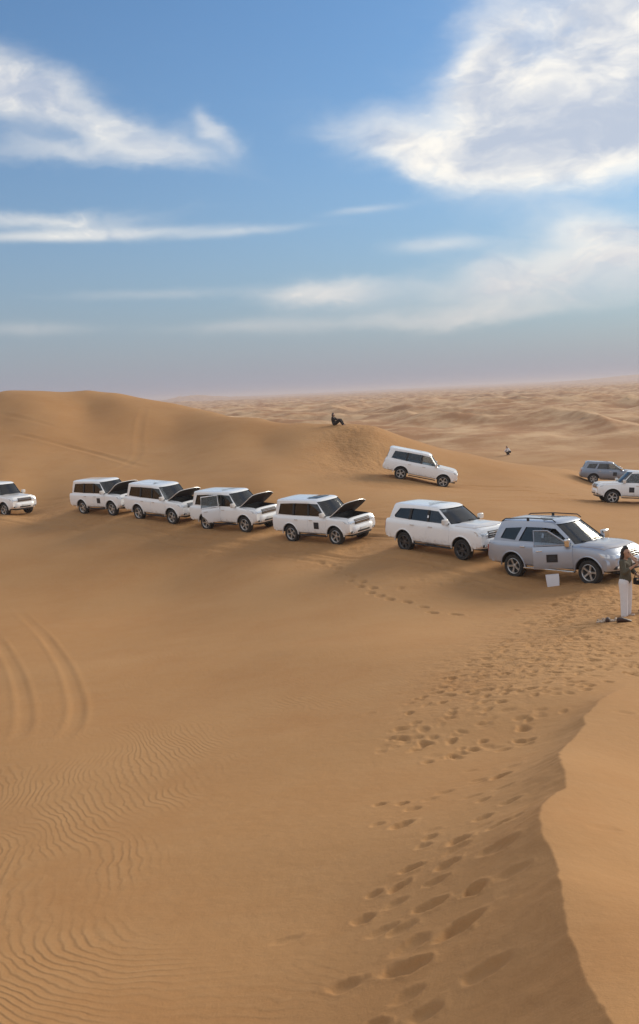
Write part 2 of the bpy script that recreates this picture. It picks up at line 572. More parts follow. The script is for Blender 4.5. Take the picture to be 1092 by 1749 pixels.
# ------------------------------------------------------------------ terrain: survey points (x, y, z)
CTRL = [
    (-2.08, 4.93, 2.9), (-0.89, 4.34, 3.3), (0.04, 3.7, 3.75), (0.67, 2.94, 4.3), (0.87, 2.67, 4.5), (0.97, 2.66, 4.5), (-3.39, 8.41, 1.9), 
    (-1.44, 7.47, 2.35), (0.11, 6.04, 3.1), (0.94, 4.85, 3.75), (1.22, 4.56, 3.9), (1.75, 4.78, 3.75), (1.43, 5.82, 3.6), (2.27, 6.23, 3.35), 
    (-5.58, 14.31, 0.7), (-2.34, 12.8, 1.2), (0.26, 10.65, 2), (1.68, 8.52, 2.85), (2.13, 7.89, 3.1), (3.13, 8.59, 2.75), (-7.8, 20.38, -0.2), 
    (-3.27, 18.35, 0.3), (0.42, 15.3, 1.2), (2.58, 13.02, 1.9), (3.74, 11.73, 2.3), (4.35, 11.93, 2.2), (-10.44, 27.72, -0.9), (-4.47, 25.71, -0.6), 
    (0.63, 21.07, 0.5), (3.69, 18.49, 1.1), (5.86, 17.1, 1.4), (-14.69, 39.68, -1.4), (-6.25, 36.98, -1.2), (1.01, 31.1, -0.25), (-18.8, 51.69, -0.22), 
    (-13.04, 49.31, -0.23), (-7.43, 44.89, -0.37), (-2.61, 39.41, -0.28), (1.23, 36.48, -0.31), (4.27, 25.65, -0.01), (6.62, 28.23, -0.12), (-20.05, 55.49, -0.02), 
    (-19.01, 57.96, -0.2), (-14.36, 52.57, 0.15), (-12.25, 51.05, 0.2), (-10.3, 48.93, 0.18), (-8.18, 47.3, 0.11), (-6, 45.61, -0.08), (-3.84, 43.83, -0.07), 
    (-1.61, 41.47, -0.19), (0.46, 39.5, -0.12), (3.22, 35.35, 0.17), (5.16, 33, 0.11), (6.74, 30.56, -0.06), (8.67, 28.2, 0.13), (5.25, 58.47, 0.71), 
    (8.25, 58.12, 0.16), (17.93, 53.05, -0.75), (19.15, 52.62, -0.82), (22.55, 72.58, -1.8), (25.31, 69.54, -1.76), (7.4, 21.25, 0.86), (10.1, 27.72, 0.07), 
    (-35.68, 101.94, 8.38), (-30.84, 102.46, 8.29), (-25.67, 101.81, 8.19), (-22.11, 100.6, 7.7), (-18.63, 99.27, 6.89), (-15.05, 96.84, 6.18), (-10.07, 91.45, 5.24), 
    (-4.89, 83.86, 4.28), (-0.98, 77.99, 4.03), (1.98, 73.97, 3.98), (4.67, 70.85, 3.5), (8.68, 73.49, 2.15), (12.95, 75.9, 0.92), (18.42, 77.85, -0.49), 
    (21.54, 77.05, -0.98), (-30.62, 86.75, 5.3), (-25.53, 71.58, 2.72), (-21.69, 60.21, 0.95), (-23.62, 93.05, 6), (-20.37, 79.43, 3.5), (-17.56, 67.76, 1.73), 
    (-14.94, 57.08, 0.61), (-13.47, 85.95, 4.55), (-12.33, 78.03, 3.21), (-10.6, 66.16, 1.55), (-8.67, 53.3, 0.58), (-4.24, 70.87, 2.74), (-3.66, 59.89, 1.76), 
    (-3.25, 51.9, 1.02), (1.71, 66.98, 2.25), (1.35, 55.98, 1.11), (5.04, 64.8, 1.38), (0.43, 47, 0.14), (2.94, 46.91, 0.35), (8.02, 47.33, 0.38), 
    (11.07, 65.07, 0.22), (13.33, 56.45, -0.23), (10.1, 42.83, 0.26), (12.16, 40.2, -0.01), (-86.78, 103.42, 1.1), (-109.27, 130.23, -2.4), (-67.5, 116.91, 1.1), 
    (-85, 147.22, -2.4), (-50.57, 125.17, 1.1), (-63.68, 157.62, -2.4), (-37.21, 129.77, 1.1), (-46.86, 163.41, -2.4), (-25.76, 132.52, 1.1), (-32.44, 166.88, -2.4), 
    (-14.11, 134.26, 1.1), (-17.77, 169.07, -2.4), (-3.35, 95.94, -1.9), (1.68, 95.99, -1.9), (8.37, 95.63, -1.9), (15.64, 98.77, -3), (22.5, 97.44, -3), 
    (29.24, 95.63, -3), (35.84, 93.36, -3), (-4.89, 139.91, -3.4), (7.33, 139.81, -3.4), (19.48, 138.64, -3.4), (33.87, 135.84, -3.4), (47.88, 131.56, -3.4), 
    (0, 0.01, 4.85), (-4.33, 2.5, 3.3), (-12.99, 7.5, 0.3), (-25.98, 15, -0.9), (-42.43, 42.43, 0.2), (-60.23, 86.01, 7.6), (-95.26, 55, 5.6), 
    (-60, 0, 0.6), (-10, 0, 2.6), (-130, 0, -2.4), (4, 6.93, 2.7), (8, 13.86, 1.6), (17.21, 24.57, 0), (27.5, 47.63, -1), 
    (45.89, 65.53, -2.2), (99.59, 83.56, -3.4), (4.33, 2.5, 3.9), (10.39, 6, 2), (34.64, 20, -0.6), (6, 0, 3.7), (20, 0, 1.1), 
    (60, 0, -1.4), (140, 0, -3.4), (3.21, -3.83, 4.6), (12.86, -15.32, 2.4), (38.57, -45.96, -0.4), (89.99, -107.25, -3.4), (0, -6, 4.7), 
    (0, -25, 2.1), (0, -70, -0.4), (0, -140, -3.4), (-3.86, -4.6, 3.9), (-16.07, -19.15, 0.6), (-45, -53.62, -0.9), (-89.99, -107.25, -3.4), 
    (-22.4, 58, -0.1), (-21.4, 59.6, -0.12), (-24.5, 59.6, 0), (-13.28, 53.83, 0.2), (-11.17, 52.3, 0.25), (-9.22, 50.2, 0.2), (-7.1, 48.55, 0.15), 
    (-4.92, 46.87, -0.03), (-2.75, 45.1, -0.02), (-0.46, 42.66, -0.12), (1.6, 40.7, -0.07), (4.5, 36.4, 0.18), (6.45, 34, 0.13), (8.05, 31.6, -0.02), 
    (10, 29.2, 0.15), (5.2, 60.4, 0.85), (8.5, 60.2, 0.08), 
]
BRINK = [(2.0, -10.0), (1.2, -2.0), (0.85, 1.5), (0.848, 2.475), (0.896, 2.732), (0.943, 3.021), (0.982, 3.279), (1.042, 3.632), (1.111, 4.027), (1.215, 4.468), (1.285, 4.787), (1.34, 5.147), (1.385, 5.538), (1.453, 5.907), (1.597, 6.378), (1.781, 6.732), (1.921, 6.932), (2.025, 7.303), (2.145, 7.889), (2.33, 8.655), (2.659, 9.365), (3.084, 10.237), (3.184, 10.617), (3.565, 11.313), (4.006, 12.056), (4.518, 12.802)]
PRINTS = [(0.98, 11.78, 1), (1.16, 11.24, 1), (2.14, 10.54, 1), (2.44, 10.56, 1), (1.8, 8.99, 1.1), (1.42, 7.96, 1), (0.73, 8.77, 1), (0.5, 8.94, 0.8), (1.57, 7.45, 1), (0.63, 7.88, 1.1), (0.42, 8.13, 1), (1.29, 7.23, 1), (1.3, 6.67, 1), (0.82, 7.18, 0.8), (0.75, 6.99, 0.8), (1.0, 6.72, 1.2), (1.13, 5.96, 1.5), (0.82, 6.2, 1.2), (0.59, 6.52, 1), (0.71, 5.94, 1), (0.47, 6.21, 0.9), (0.28, 6.28, 0.8), (1.12, 5.28, 1), (0.42, 5.88, 1), (0.61, 5.51, 1.2), (0.18, 5.83, 1), (0.29, 5.45, 1), (0.41, 5.33, 1), (0.73, 4.9, 1.3), (0.43, 4.99, 1.3), (0.36, 4.7, 1.3), (0.73, 4.12, 1.2), (0.02, 4.79, 1.2), (0.35, 4.33, 0.9), (0.41, 4.04, 1.2), (0.15, 4.14, 1.2), (0.89, 5.37, 1.2)]
TRAIL = [(0.12, 36.0), (0.87, 33.12), (1.73, 29.31), (2.53, 27.34), (3.32, 25.72), (4.11, 24.72)]
TR1 = [(-13.02, 36.3), (-9.81, 29.88), (-7.7, 25.07), (-6.01, 20.4), (-5.29, 18.11), (-4.84, 16.06), (-4.83, 15.08)]
TR2 = [(-12.17, 31.35), (-10.54, 27.99), (-8.71, 24.05), (-7.28, 20.5), (-6.31, 17.81), (-5.86, 16.21), (-5.85, 15.57)]
TR3 = [(-32.18, 89.75), (-27.47, 85.44), (-23.28, 82.6)]
TR4 = [(-27.51, 80.62), (-25.04, 78.56), (-19.97, 75.45), (-16.16, 71.31), (-12.47, 66.84)]
TR5 = [(-17.64, 93.79), (-16.32, 81.53), (-13.85, 69.48), (-18.01, 60.43)]
ZONE = [(0.53, 11.76), (1.36, 14.23), (3.15, 17.61), (5.35, 22.86), (7.42, 26.99), (9.64, 26.48), (7.1, 18.52), (5.09, 13.95), (3.64, 12.08), (2.43, 10.45), (1.35, 10.02)]


def warp(x, y):
    r = np.sqrt(x * x + y * y) + 1e-6
    k = np.arcsinh(r / 8.0) / r
    return x * k, y * k


def tps_fit(pts):
    p = np.array(pts, float)
    qx, qy = warp(p[:, 0], p[:, 1])
    d2 = (qx[:, None] - qx[None]) ** 2 + (qy[:, None] - qy[None]) ** 2
    K = 0.5 * d2 * np.log(d2 + 1e-12)
    n = len(p)
    K[np.diag_indices(n)] += 0.0006
    A = np.zeros((n + 3, n + 3))
    A[:n, :n] = K
    A[:n, n] = A[n, :n] = 1
    A[:n, n + 1] = A[n + 1, :n] = qx
    A[:n, n + 2] = A[n + 2, :n] = qy
    b = np.zeros(n + 3)
    b[:n] = p[:, 2]
    return qx, qy, np.linalg.solve(A, b)


TPS = tps_fit(CTRL)


def tps_eval(x, y):
    cx, cy, w = TPS
    qx, qy = warp(x, y)
    n = len(cx)
    z = w[n] + w[n + 1] * qx + w[n + 2] * qy
    for i in range(n):
        d2 = (qx - cx[i]) ** 2 + (qy - cy[i]) ** 2
        z += w[i] * 0.5 * d2 * np.log(d2 + 1e-12)
    return z


def sstep(a, b, x):
    t = np.clip((x - a) / (b - a), 0, 1)
    return t * t * (3 - 2 * t)


def _hash(ix, iy, seed):
    h = (ix.astype(np.int64) * 374761393 + iy.astype(np.int64) * 668265263 + seed * 974634777) & 0xFFFFFFFF
    h = ((h ^ (h >> 13)) * 1274126177) & 0xFFFFFFFF
    h = h ^ (h >> 16)
    return (h & 0xFFFF) / 65535.0


def vnoise(x, y, seed=0):
    ix = np.floor(x)
    iy = np.floor(y)
    fx = x - ix
    fy = y - iy
    fx = fx * fx * fx * (fx * (fx * 6 - 15) + 10)
    fy = fy * fy * fy * (fy * (fy * 6 - 15) + 10)
    a = _hash(ix, iy, seed)
    b = _hash(ix + 1, iy, seed)
    c = _hash(ix, iy + 1, seed)
    d = _hash(ix + 1, iy + 1, seed)
    return (a * (1 - fx) + b * fx) * (1 - fy) + (c * (1 - fx) + d * fx) * fy


def fbm(x, y, octv=4, seed=0):
    s = 0.0
    a = 0.5
    for k in range(octv):
        s = s + a * vnoise(x, y, seed + k * 17)
        x, y = x * 1.93 + y * 0.55 + 3.1, y * 1.93 - x * 0.55 + 7.7
        a *= 0.5
    return s / (1 - 0.5 ** octv)


def dune_field(x, y):
    r = np.sqrt(x * x + y * y)
    wx = x + 60 * (fbm(x / 170, y / 170, 3, 5) - 0.5)
    wy = y + 60 * (fbm(x / 170 + 9, y / 170, 3, 6) - 0.5)
    n1 = fbm(wx / 46 + wy / 120, wy / 58, 2, 21)
    rid = 1 - np.abs(2 * n1 - 1)
    n2 = fbm(wx / 36 + 4, wy / 24, 2, 31)
    rid2 = np.clip(1 - 1.5 * np.abs(2 * n2 - 1), 0, 1)
    big = fbm(x / 420, y / 420, 3, 41) - 0.5
    z = -10.3 + 2.6 * rid ** 2.2 + 2.3 * rid2 ** 1.3 + 0.9 * np.clip(1 - 1.6 * np.abs(2 * fbm(wx / 17 + 2, wy / 12, 2, 37) - 1), 0, 1) + 7.0 * big * sstep(200, 900, r)
    # far swells that close the horizon
    far = fbm(x / 1500, y / 1500, 4, 51)
    z = z + sstep(2200, 6500, r) * (9 + 20 * (far - 0.35))
    # a low dark hill left of the view axis on the horizon
    for hx, hy, hh, hw in ((-420, 3050, 19, 95), (-300, 3150, 9, 120), (1350, 3500, 22, 330), (-260, 1500, 4, 160)):
        z = z + hh * np.exp(-((x - hx) ** 2 + (y - hy) ** 2) / hw ** 2)
    return z + CAM_Z


def brink_dist(x, y):
    """signed distance to the crest line (left +), and how far along it (0..1)"""
    best = np.full(x.shape, 1e9)
    par = np.zeros(x.shape)
    n = len(BRINK) - 1
    for i in range(n):
        ax, ay = BRINK[i]
        bx, by = BRINK[i + 1]
        ex, ey = bx - ax, by - ay
        t = np.clip(((x - ax) * ex + (y - ay) * ey) / (ex * ex + ey * ey), 0, 1)
        dx, dy = x - (ax + t * ex), y - (ay + t * ey)
        d = np.sqrt(dx * dx + dy * dy)
        m = d < best
        best = np.where(m, d, best)
        par = np.where(m, (i + t) / n, par)
    by_, bx_ = [q[1] for q in BRINK], [q[0] for q in BRINK]
    sgn = np.where(x < np.interp(y, by_, bx_), 1.0, -1.0)
    return best * sgn, par


def base_height(x, y):
    x = np.asarray(x, float)
    y = np.asarray(y, float)
    r = np.sqrt(x * x + y * y)
    near = r < 230
    z = np.zeros(x.shape)
    b = sstep(118, 205, r)
    if near.any():
        zn = tps_eval(x[near], y[near])
        xn, yn = x[near], y[near]
        zn = zn + 0.16 * (fbm(xn / 5.0, yn / 5.0, 3, 3) - 0.5) * sstep(6, 20, r[near])
        zn = zn + 0.5 * (fbm(xn / 17.0, yn / 17.0, 2, 8) - 0.5) * sstep(62, 80, r[near])
        k = r[near] < 24
        s, par = brink_dist(xn[k], yn[k])
        fade = 1 - sstep(10.6, 13.2, yn[k])
        jag = 0.035 * (fbm(xn[k] / 0.16, yn[k] / 0.16, 2, 77) - 0.5)
        s = s + jag
        sp_ = np.maximum(s, 0)
        drop = np.where(s > 0, -0.46 * (1 - np.exp(-sp_ / 0.62)) * np.exp(-(sp_ / 2.6) ** 1.5), 0.05 * s * np.exp(np.minimum(s, 0) / 0.8))
        zn[k] += drop * fade
        z[near] = zn * (1 - b[near])
    fm = b > 0
    if fm.any():
        z[fm] += b[fm] * dune_field(x[fm], y[fm])
    return z


def polyline(pts, step):
    out = []
    for (ax, ay), (bx, by) in zip(pts[:-1], pts[1:]):
        n = max(1, int(math.hypot(bx - ax, by - ay) / step))
        for i in range(n):
            t = i / n
            out.append((ax + (bx - ax) * t, ay + (by - ay) * t, math.atan2(by - ay, bx - ax)))
    return out


def smooth_line(pts, it=2):
    for _ in range(it):
        q = [pts[0]]
        for a, b in zip(pts[:-1], pts[1:]):
            q.append((0.75 * a[0] + 0.25 * b[0], 0.75 * a[1] + 0.25 * b[1]))
            q.append((0.25 * a[0] + 0.75 * b[0], 0.25 * a[1] + 0.75 * b[1]))
        q.append(pts[-1])
        pts = q
    return pts


def seg_dist(x, y, pts):
    best = np.full(x.shape, 1e9)
    par = np.zeros(x.shape)
    n = len(pts) - 1
    for i in range(n):
        ax, ay = pts[i]
        bx, by = pts[i + 1]
        ex, ey = bx - ax, by - ay
        t = np.clip(((x - ax) * ex + (y - ay) * ey) / (ex * ex + ey * ey), 0, 1)
        d = np.hypot(x - (ax + t * ex), y - (ay + t * ey))
        m = d < best
        best = np.where(m, d, best)
        par = np.where(m, (i + t) / n, par)
    return best, par


def inside(px, py, poly):
    c = np.zeros(px.shape, bool)
    n = len(poly)
    for i in range(n):
        x1, y1 = poly[i]
        x2, y2 = poly[(i + 1) % n]
        k = ((y1 > py) != (y2 > py)) & (px < (x2 - x1) * (py - y1) / (y2 - y1 + 1e-12) + x1)
        c ^= k
    return c


TRACKS = [  # (points, groove half-width, depth, edge fade)
    (TR1, 0.13, 0.012), (TR2, 0.13, 0.012), (TR3, 0.3, 0.025), (TR4, 0.3, 0.045), (TR5, 0.3, 0.018),
    ([(-24, 58), (-15, 51.6), (-8.6, 46.4), (-2.4, 40.6), (3.0, 34.2), (6.3, 28.8), (9.5, 24.6)], 0.16, 0.05),
    ([(-24, 56.6), (-15, 50.3), (-8.9, 45.2), (-2.9, 39.4), (2.2, 33.6)], 0.16, 0.05),
    ([(4.0, 58.0), (8.3, 57.6), (13, 56.4), (18, 56.2), (26, 57)], 0.18, 0.06),
    ([(-2, 62.4), (4.6, 60.6), (8.6, 60.4), (13, 59.0), (19, 60)], 0.18, 0.06),
    ([(26, 52.0), (17, 52.4), (11, 50), (6, 46), (1, 45.4)], 0.18, 0.05),
    ([(26, 54.0), (17, 54.2), (10.6, 51.6), (5.5, 47.6), (0.5, 46.8)], 0.18, 0.05),
    ([(0.6, 43), (3.8, 38.4), (8.5, 32.0)], 0.17, 0.05),
    ([(-26, 63), (-16, 57), (-9, 52.5), (-3, 48), (2.5, 42.6), (6, 38.4), (11, 31)], 0.17, 0.045),
    ([(-26, 64.4), (-16, 58.3), (-8.4, 53.6), (-2.2, 49.2), (3.4, 43.8), (7, 39.4), (12.2, 31.6)], 0.17, 0.045),
]


def build_ground():
    rows = [1.0]
    while rows[-1] < 9000:
        r = rows[-1]
        rows.append(r * (1 + (0.0040 if r < 28 else 0.0050 if r < 120 else 0.0090)))
    R = np.array(rows)
    inner = np.arange(-25.0, 25.01, 0.1)
    outer = [25.0]
    while outer[-1] < 178:
        outer.append(outer[-1] + min(4.0, 0.12 + 0.09 * (outer[-1] - 25)))
    outer = np.array(outer[1:-1])
    outer = outer[outer < 179]
    az = np.radians(np.concatenate([-outer[::-1], inner, outer]))
    nr, na = len(R), len(az)
    X = R[:, None] * np.sin(az)[None]
    Y = R[:, None] * np.cos(az)[None]
    Z = base_height(X.ravel(), Y.ravel()).reshape(nr, na)
    RR = np.broadcast_to(R[:, None], X.shape)
    detail = np.zeros_like(Z)
    trampled = np.zeros_like(Z)

    def window(x, y, d):
        r = math.hypot(x, y)
        a = math.atan2(x, y)
        i0, i1 = np.searchsorted(R, [max(r - d, 1.0), r + d])
        da = math.asin(min(1, d / max(r, d + 1e-3)))
        j0, j1 = np.searchsorted(az, [a - da, a + da])
        return slice(i0, i1 + 1), slice(j0, j1 + 1)

    def stamp(x, y, ang, ln, wd, dep):
        """a heel-and-toe print: dent plus the sand it pushed up"""
        sl = window(x, y, 2.4 * ln)
        dx, dy = X[sl] - x, Y[sl] - y
        if dx.size == 0:
            return
        c, s = math.cos(ang), math.sin(ang)
        u, v = (dx * c + dy * s) / ln, (-dx * s + dy * c) / wd
        wob = 1 + 1.1 * (fbm(X[sl] / (0.8 * ln) + x * 3, Y[sl] / (0.8 * ln), 3, 9) - 0.5)
        q = (u * u + v * v) * wob
        detail[sl] += -dep * np.exp(-q * q * 0.9) + 0.20 * dep * np.exp(-((np.sqrt(q) - 1.45) / 0.42) ** 2) * (0.6 + 0.6 * (u > 0))

    rnd = random.Random(11)
    for x, y, s in PRINTS:
        stamp(x, y, rnd.uniform(-.5, .5), 0.078 * s * rnd.uniform(0.7, 1.25), 0.058 * s * rnd.uniform(0.9, 1.2), 0.034 * s * rnd.uniform(0.5, 1.3))
    for x, y, a in polyline(TRAIL, 0.62):
        k = rnd.choice((-1, 1)) * 0.14
        stamp(x + k * math.sin(a), y - k * math.cos(a), a + rnd.uniform(-.2, .2), 0.2, 0.12, 0.075)
    zx, zy = zip(*ZONE)
    n = 0
    while n < 620:
        x, y = rnd.uniform(min(zx), max(zx)), rnd.uniform(min(zy), max(zy))
        if not inside(np.array([x]), np.array([y]), ZONE)[0]:
            continue
        n += 1
        stamp(x, y, rnd.uniform(0, 3.14), rnd.uniform(.06, .12), rnd.uniform(.045, .075), rnd.uniform(.010, .036))
    # around the standing people, by the cars, and up the ridge to the seated person
    for cx, cy, sx, sy, k in ((7.2, 21.5, 2.0, 2.2, 70), (8.5, 25.5, 2.0, 2.0, 60), (4.5, 31, 1.5, 2.0, 26), (-1.5, 38.5, 2, 1.5, 24),
                              (2.6, 67.5, 1.2, 5.0, 40), (5, 63, 2, 2, 20)):
        for _ in range(k):
            x, y = rnd.gauss(cx, sx * .6), rnd.gauss(cy, sy * .6)
            f = 1.3 if cy > 50 else 1.0
            stamp(x, y, rnd.uniform(0, 3.14), rnd.uniform(.14, .2) * f, rnd.uniform(.09, .13) * f, rnd.uniform(.015, .045) * f)
    for pts, hw, dep in TRACKS:
        pts = smooth_line(pts)
        xs, ys = [p[0] for p in pts], [p[1] for p in pts]
        m = (X > min(xs) - 1) & (X < max(xs) + 1) & (Y > min(ys) - 1) & (Y < max(ys) + 1)
        d, par = seg_dist(X[m], Y[m], pts)
        fade = sstep(0, .3, par) * (1 - sstep(.62, 1, par)) * (0.6 + 0.8 * vnoise(X[m] / 2.3, Y[m] / 2.3, 61))
        detail[m] += dep * fade * (-np.exp(-(d / hw) ** 4) + 0.75 * np.exp(-((d - 1.75 * hw) / (0.55 * hw)) ** 2))
    # scattered shallow prints fanning out from the trail
    for _ in range(60):
        t = rnd.random()
        x, y = 0.6 + t * 4.5 + rnd.gauss(0, .5 + t), 6 + t * 13 + rnd.gauss(0, 1.0)
        stamp(x, y, rnd.uniform(-.6, .6), rnd.uniform(.07, .11), rnd.uniform(.05, .07), rnd.uniform(.008, .024))
    # trampled look of the busy sand
    zc = np.array(ZONE)
    d, par = seg_dist(X[RR < 90], Y[RR < 90], [(0.7, 5.0), (0.9, 9), (1.6, 12), (3.4, 15), (5.6, 19), (7.6, 23), (9.2, 28)])
    wdt = np.interp(par, [0, .3, .5, 1], [0.5, 0.9, 1.8, 3.0])
    trampled[RR < 90] = np.exp(-(d / wdt) ** 2) * sstep(0.25, 0.6, par)
    d2, _ = seg_dist(X[RR < 90], Y[RR < 90], [(-22, 58), (-12.7, 50.5), (-4.3, 42), (1, 37.5), (4, 32), (8, 26.5)])
    trampled[RR < 90] = np.maximum(trampled[RR < 90], 0.42 * np.exp(-(d2 / 2.6) ** 2))
    d3, _ = seg_dist(X[RR < 90], Y[RR < 90], [(3, 72), (2.5, 64), (3, 58)])
    trampled[RR < 90] = np.maximum(trampled[RR < 90], 0.9 * np.exp(-(d3 / 3.2) ** 2))
    m = RR < 90
    xm, ym = X[m], Y[m]
    churn = np.maximum(np.exp(-(d2 / 2.4) ** 2) * 0.75, np.exp(-(d3 / 3.0) ** 2))
    detail[m] += churn * (0.16 * (fbm(xm / 1.3, ym / 1.3, 3, 71) - 0.5) + 0.07 * (fbm(xm / .38, ym / .38, 2, 72) - 0.5))
    Z = Z + detail

    # wind ripples: crest phase bends with the slope
    lam = 0.115 + 0.03 * sstep(8, 20, RR)
    wob = 1.1 * (fbm(X / 1.9, Y / 3.0, 2, 81) - 0.5) + 0.17 * (fbm(X / 0.40, Y / 0.55, 3, 83) - 0.5)
    bend = 0.55 * (Y - 7.5) * (1 - sstep(5.5, 9.5, RR))
    phase = 2 * math.pi / 0.09 * (0.86 * X + 0.30 * Y + wob + bend)
    patch = sstep(0.36, 0.62, fbm(X / 2.6 + 3, Y / 4.2, 3, 91))
    trail_x = np.interp(Y, [3, 6, 10, 12, 16, 24, 40], [-0.3, 0.2, 0.7, 1.1, 2.0, 4.0, 5.0])
    leftof = 1 - sstep(-0.55, 0.25, X - trail_x)
    amp = patch * leftof * sstep(3.0, 5.0, RR) * (1 - 0.6 * sstep(11, 19, RR)) * (1 - sstep(22, 32, RR)) * (1 - sstep(7, 12, -X))
    amp = amp * (0.15 + 0.85 * sstep(0.25, 0.8, fbm(X / 0.7, Y / 1.2, 2, 97)))

    nv = nr * na
    co = np.empty((nv + 1, 3), np.float32)
    co[:nv, 0], co[:nv, 1], co[:nv, 2] = X.ravel(), Y.ravel(), Z.ravel()
    co[nv] = (0, 0, base_height(np.array([0.0]), np.array([0.0]))[0])
    i = np.arange(nr - 1)[:, None] * na
    j = np.arange(na)[None]
    j2 = (j + 1) % na
    quads = np.stack([i + j, i + na + j, i + na + j2, i + j2], -1).reshape(-1, 4)[:, ::-1]
    tris = np.stack([np.arange(na), (np.arange(na) + 1) % na, np.full(na, nv)], -1)[:, ::-1]
    loops = np.concatenate([quads.ravel(), tris.ravel()]).astype(np.int32)
    nq, ntri = len(quads), len(tris)
    starts = np.concatenate([np.arange(nq) * 4, nq * 4 + np.arange(ntri) * 3]).astype(np.int32)
    me = bpy.data.meshes.new('sand_ground')
    me.vertices.add(nv + 1)
    me.vertices.foreach_set('co', co.ravel())
    me.loops.add(len(loops))
    me.loops.foreach_set('vertex_index', loops)
    me.polygons.add(nq + ntri)
    me.polygons.foreach_set('loop_start', starts)
    me.update(calc_edges=True)
    me.shade_smooth()
    for nm, arr in (('ripple_phase', phase), ('ripple_amp', amp), ('trampled', trampled), ('far', sstep(95, 170, RR) + 0 * X)):
        at = me.attributes.new(nm, 'FLOAT', 'POINT')
        v = np.zeros(nv + 1, np.float32)
        v[:nv] = arr.ravel()
        at.data.foreach_set('value', v)
    me.materials.append(MAT['sand'])
    o = bpy.data.objects.new('sand_ground', me)
    o['kind'] = 'structure'
    o['label'] = 'tan desert sand with ripples, footprints and far dunes'
    link(o)
    return o


ground = build_ground()


# ------------------------------------------------------------------ cars (x forward, y left, origin on the ground between the axles)
SEC = [(0.0, 0.0), (0.55, 0.0), (0.90, 0.01), (0.975, 0.10), (1.0, 0.30), (1.0, 0.56), (0.988, 0.80), (0.965, 0.93), (0.91, 1.0)]

LC = dict(key='lc',
          W=1.97,
          H=2.035,
          wb=2.85,
          tr=0.41,
          tw=0.27,
          paint='white',
          alloy='alloy',
          spokes=5,
          st=[(-2.665, 0.635, 0.83, 0.915, 0.915), (-2.63, 0.565, 0.92, 1.135, 1.135), (-2.57, 0.515, 0.965, 1.255, 1.255), (-2.2, 0.485, 0.98, 1.265, 1.265), (-1.0, 0.465, 0.985, 1.265, 1.265), (0.3, 0.465, 0.985, 1.255, 1.255), (0.92, 0.465, 0.982, 1.245, 1.265), (1.05, 0.465, 0.98, 1.235, 1.315), (1.5, 0.465, 0.98, 1.195, 1.295), (1.85, 0.485, 0.968, 1.18, 1.28), (2.06, 0.505, 0.95, 1.177, 1.256), (2.19, 0.525, 0.93, 1.147, 1.218), (2.285, 0.595, 0.88, 1.025, 1.055)],
          cowl=1.06,
          wst=0.4,
          rb=-2.6,
          rr=-2.46,
          belt=1.245,
          wr=0.8,
          wins=[[(0.79, 1.285), (0.32, 1.836), (-0.17, 1.862), (-0.17, 1.295)], [(-0.25, 1.295), (-0.25, 1.862), (-1.1, 1.857), (-1.16, 1.295)], [(-1.25, 1.301), (-1.19, 1.857), (-2.06, 1.821), (-2.22, 1.327)]],
          doors=[(-0.2, 0.93), (-1.16, -0.215)],
          rails=False,
          hood=(1.05, 2.15),
          grille=(1.0, 1.038, 0.22),
          lampz=1.042,
          flare='white')
PAT = dict(key='pat',
          W=2.0,
          H=1.94,
          wb=3.075,
          tr=0.4,
          tw=0.28,
          paint='white',
          alloy='dark_alloy',
          spokes=6,
          st=[(-2.68, 0.62, 0.84, 0.91, 0.91), (-2.65, 0.55, 0.93, 1.14, 1.14), (-2.57, 0.5, 0.975, 1.28, 1.28), (-2.2, 0.46, 0.995, 1.29, 1.29), (-1.0, 0.44, 1.0, 1.28, 1.28), (0.3, 0.44, 1.0, 1.26, 1.26), (0.95, 0.44, 1.0, 1.25, 1.29), (1.1, 0.44, 0.998, 1.24, 1.335), (1.6, 0.44, 0.995, 1.24, 1.335), (2.0, 0.46, 0.99, 1.245, 1.33), (2.25, 0.48, 0.97, 1.204, 1.284), (2.38, 0.5, 0.945, 1.153, 1.223), (2.46, 0.58, 0.9, 1.02, 1.06)],
          cowl=1.14,
          wst=0.3,
          rb=-2.6,
          rr=-2.36,
          belt=1.27,
          wr=0.77,
          wins=[[(0.82, 1.305), (0.22, 1.746), (-0.22, 1.772), (-0.22, 1.314)], [(-0.3, 1.315), (-0.3, 1.772), (-1.16, 1.772), (-1.22, 1.328)], [(-1.3, 1.33), (-1.25, 1.767), (-1.86, 1.737), (-2.14, 1.432), (-2.08, 1.355)]],
          doors=[(-0.25, 0.92), (-1.24, -0.265)],
          rails=False,
          hood=(1.14, 2.28),
          grille=(1.02, 1.011, 0.25),
          lampz=1.032,
          flare='white')
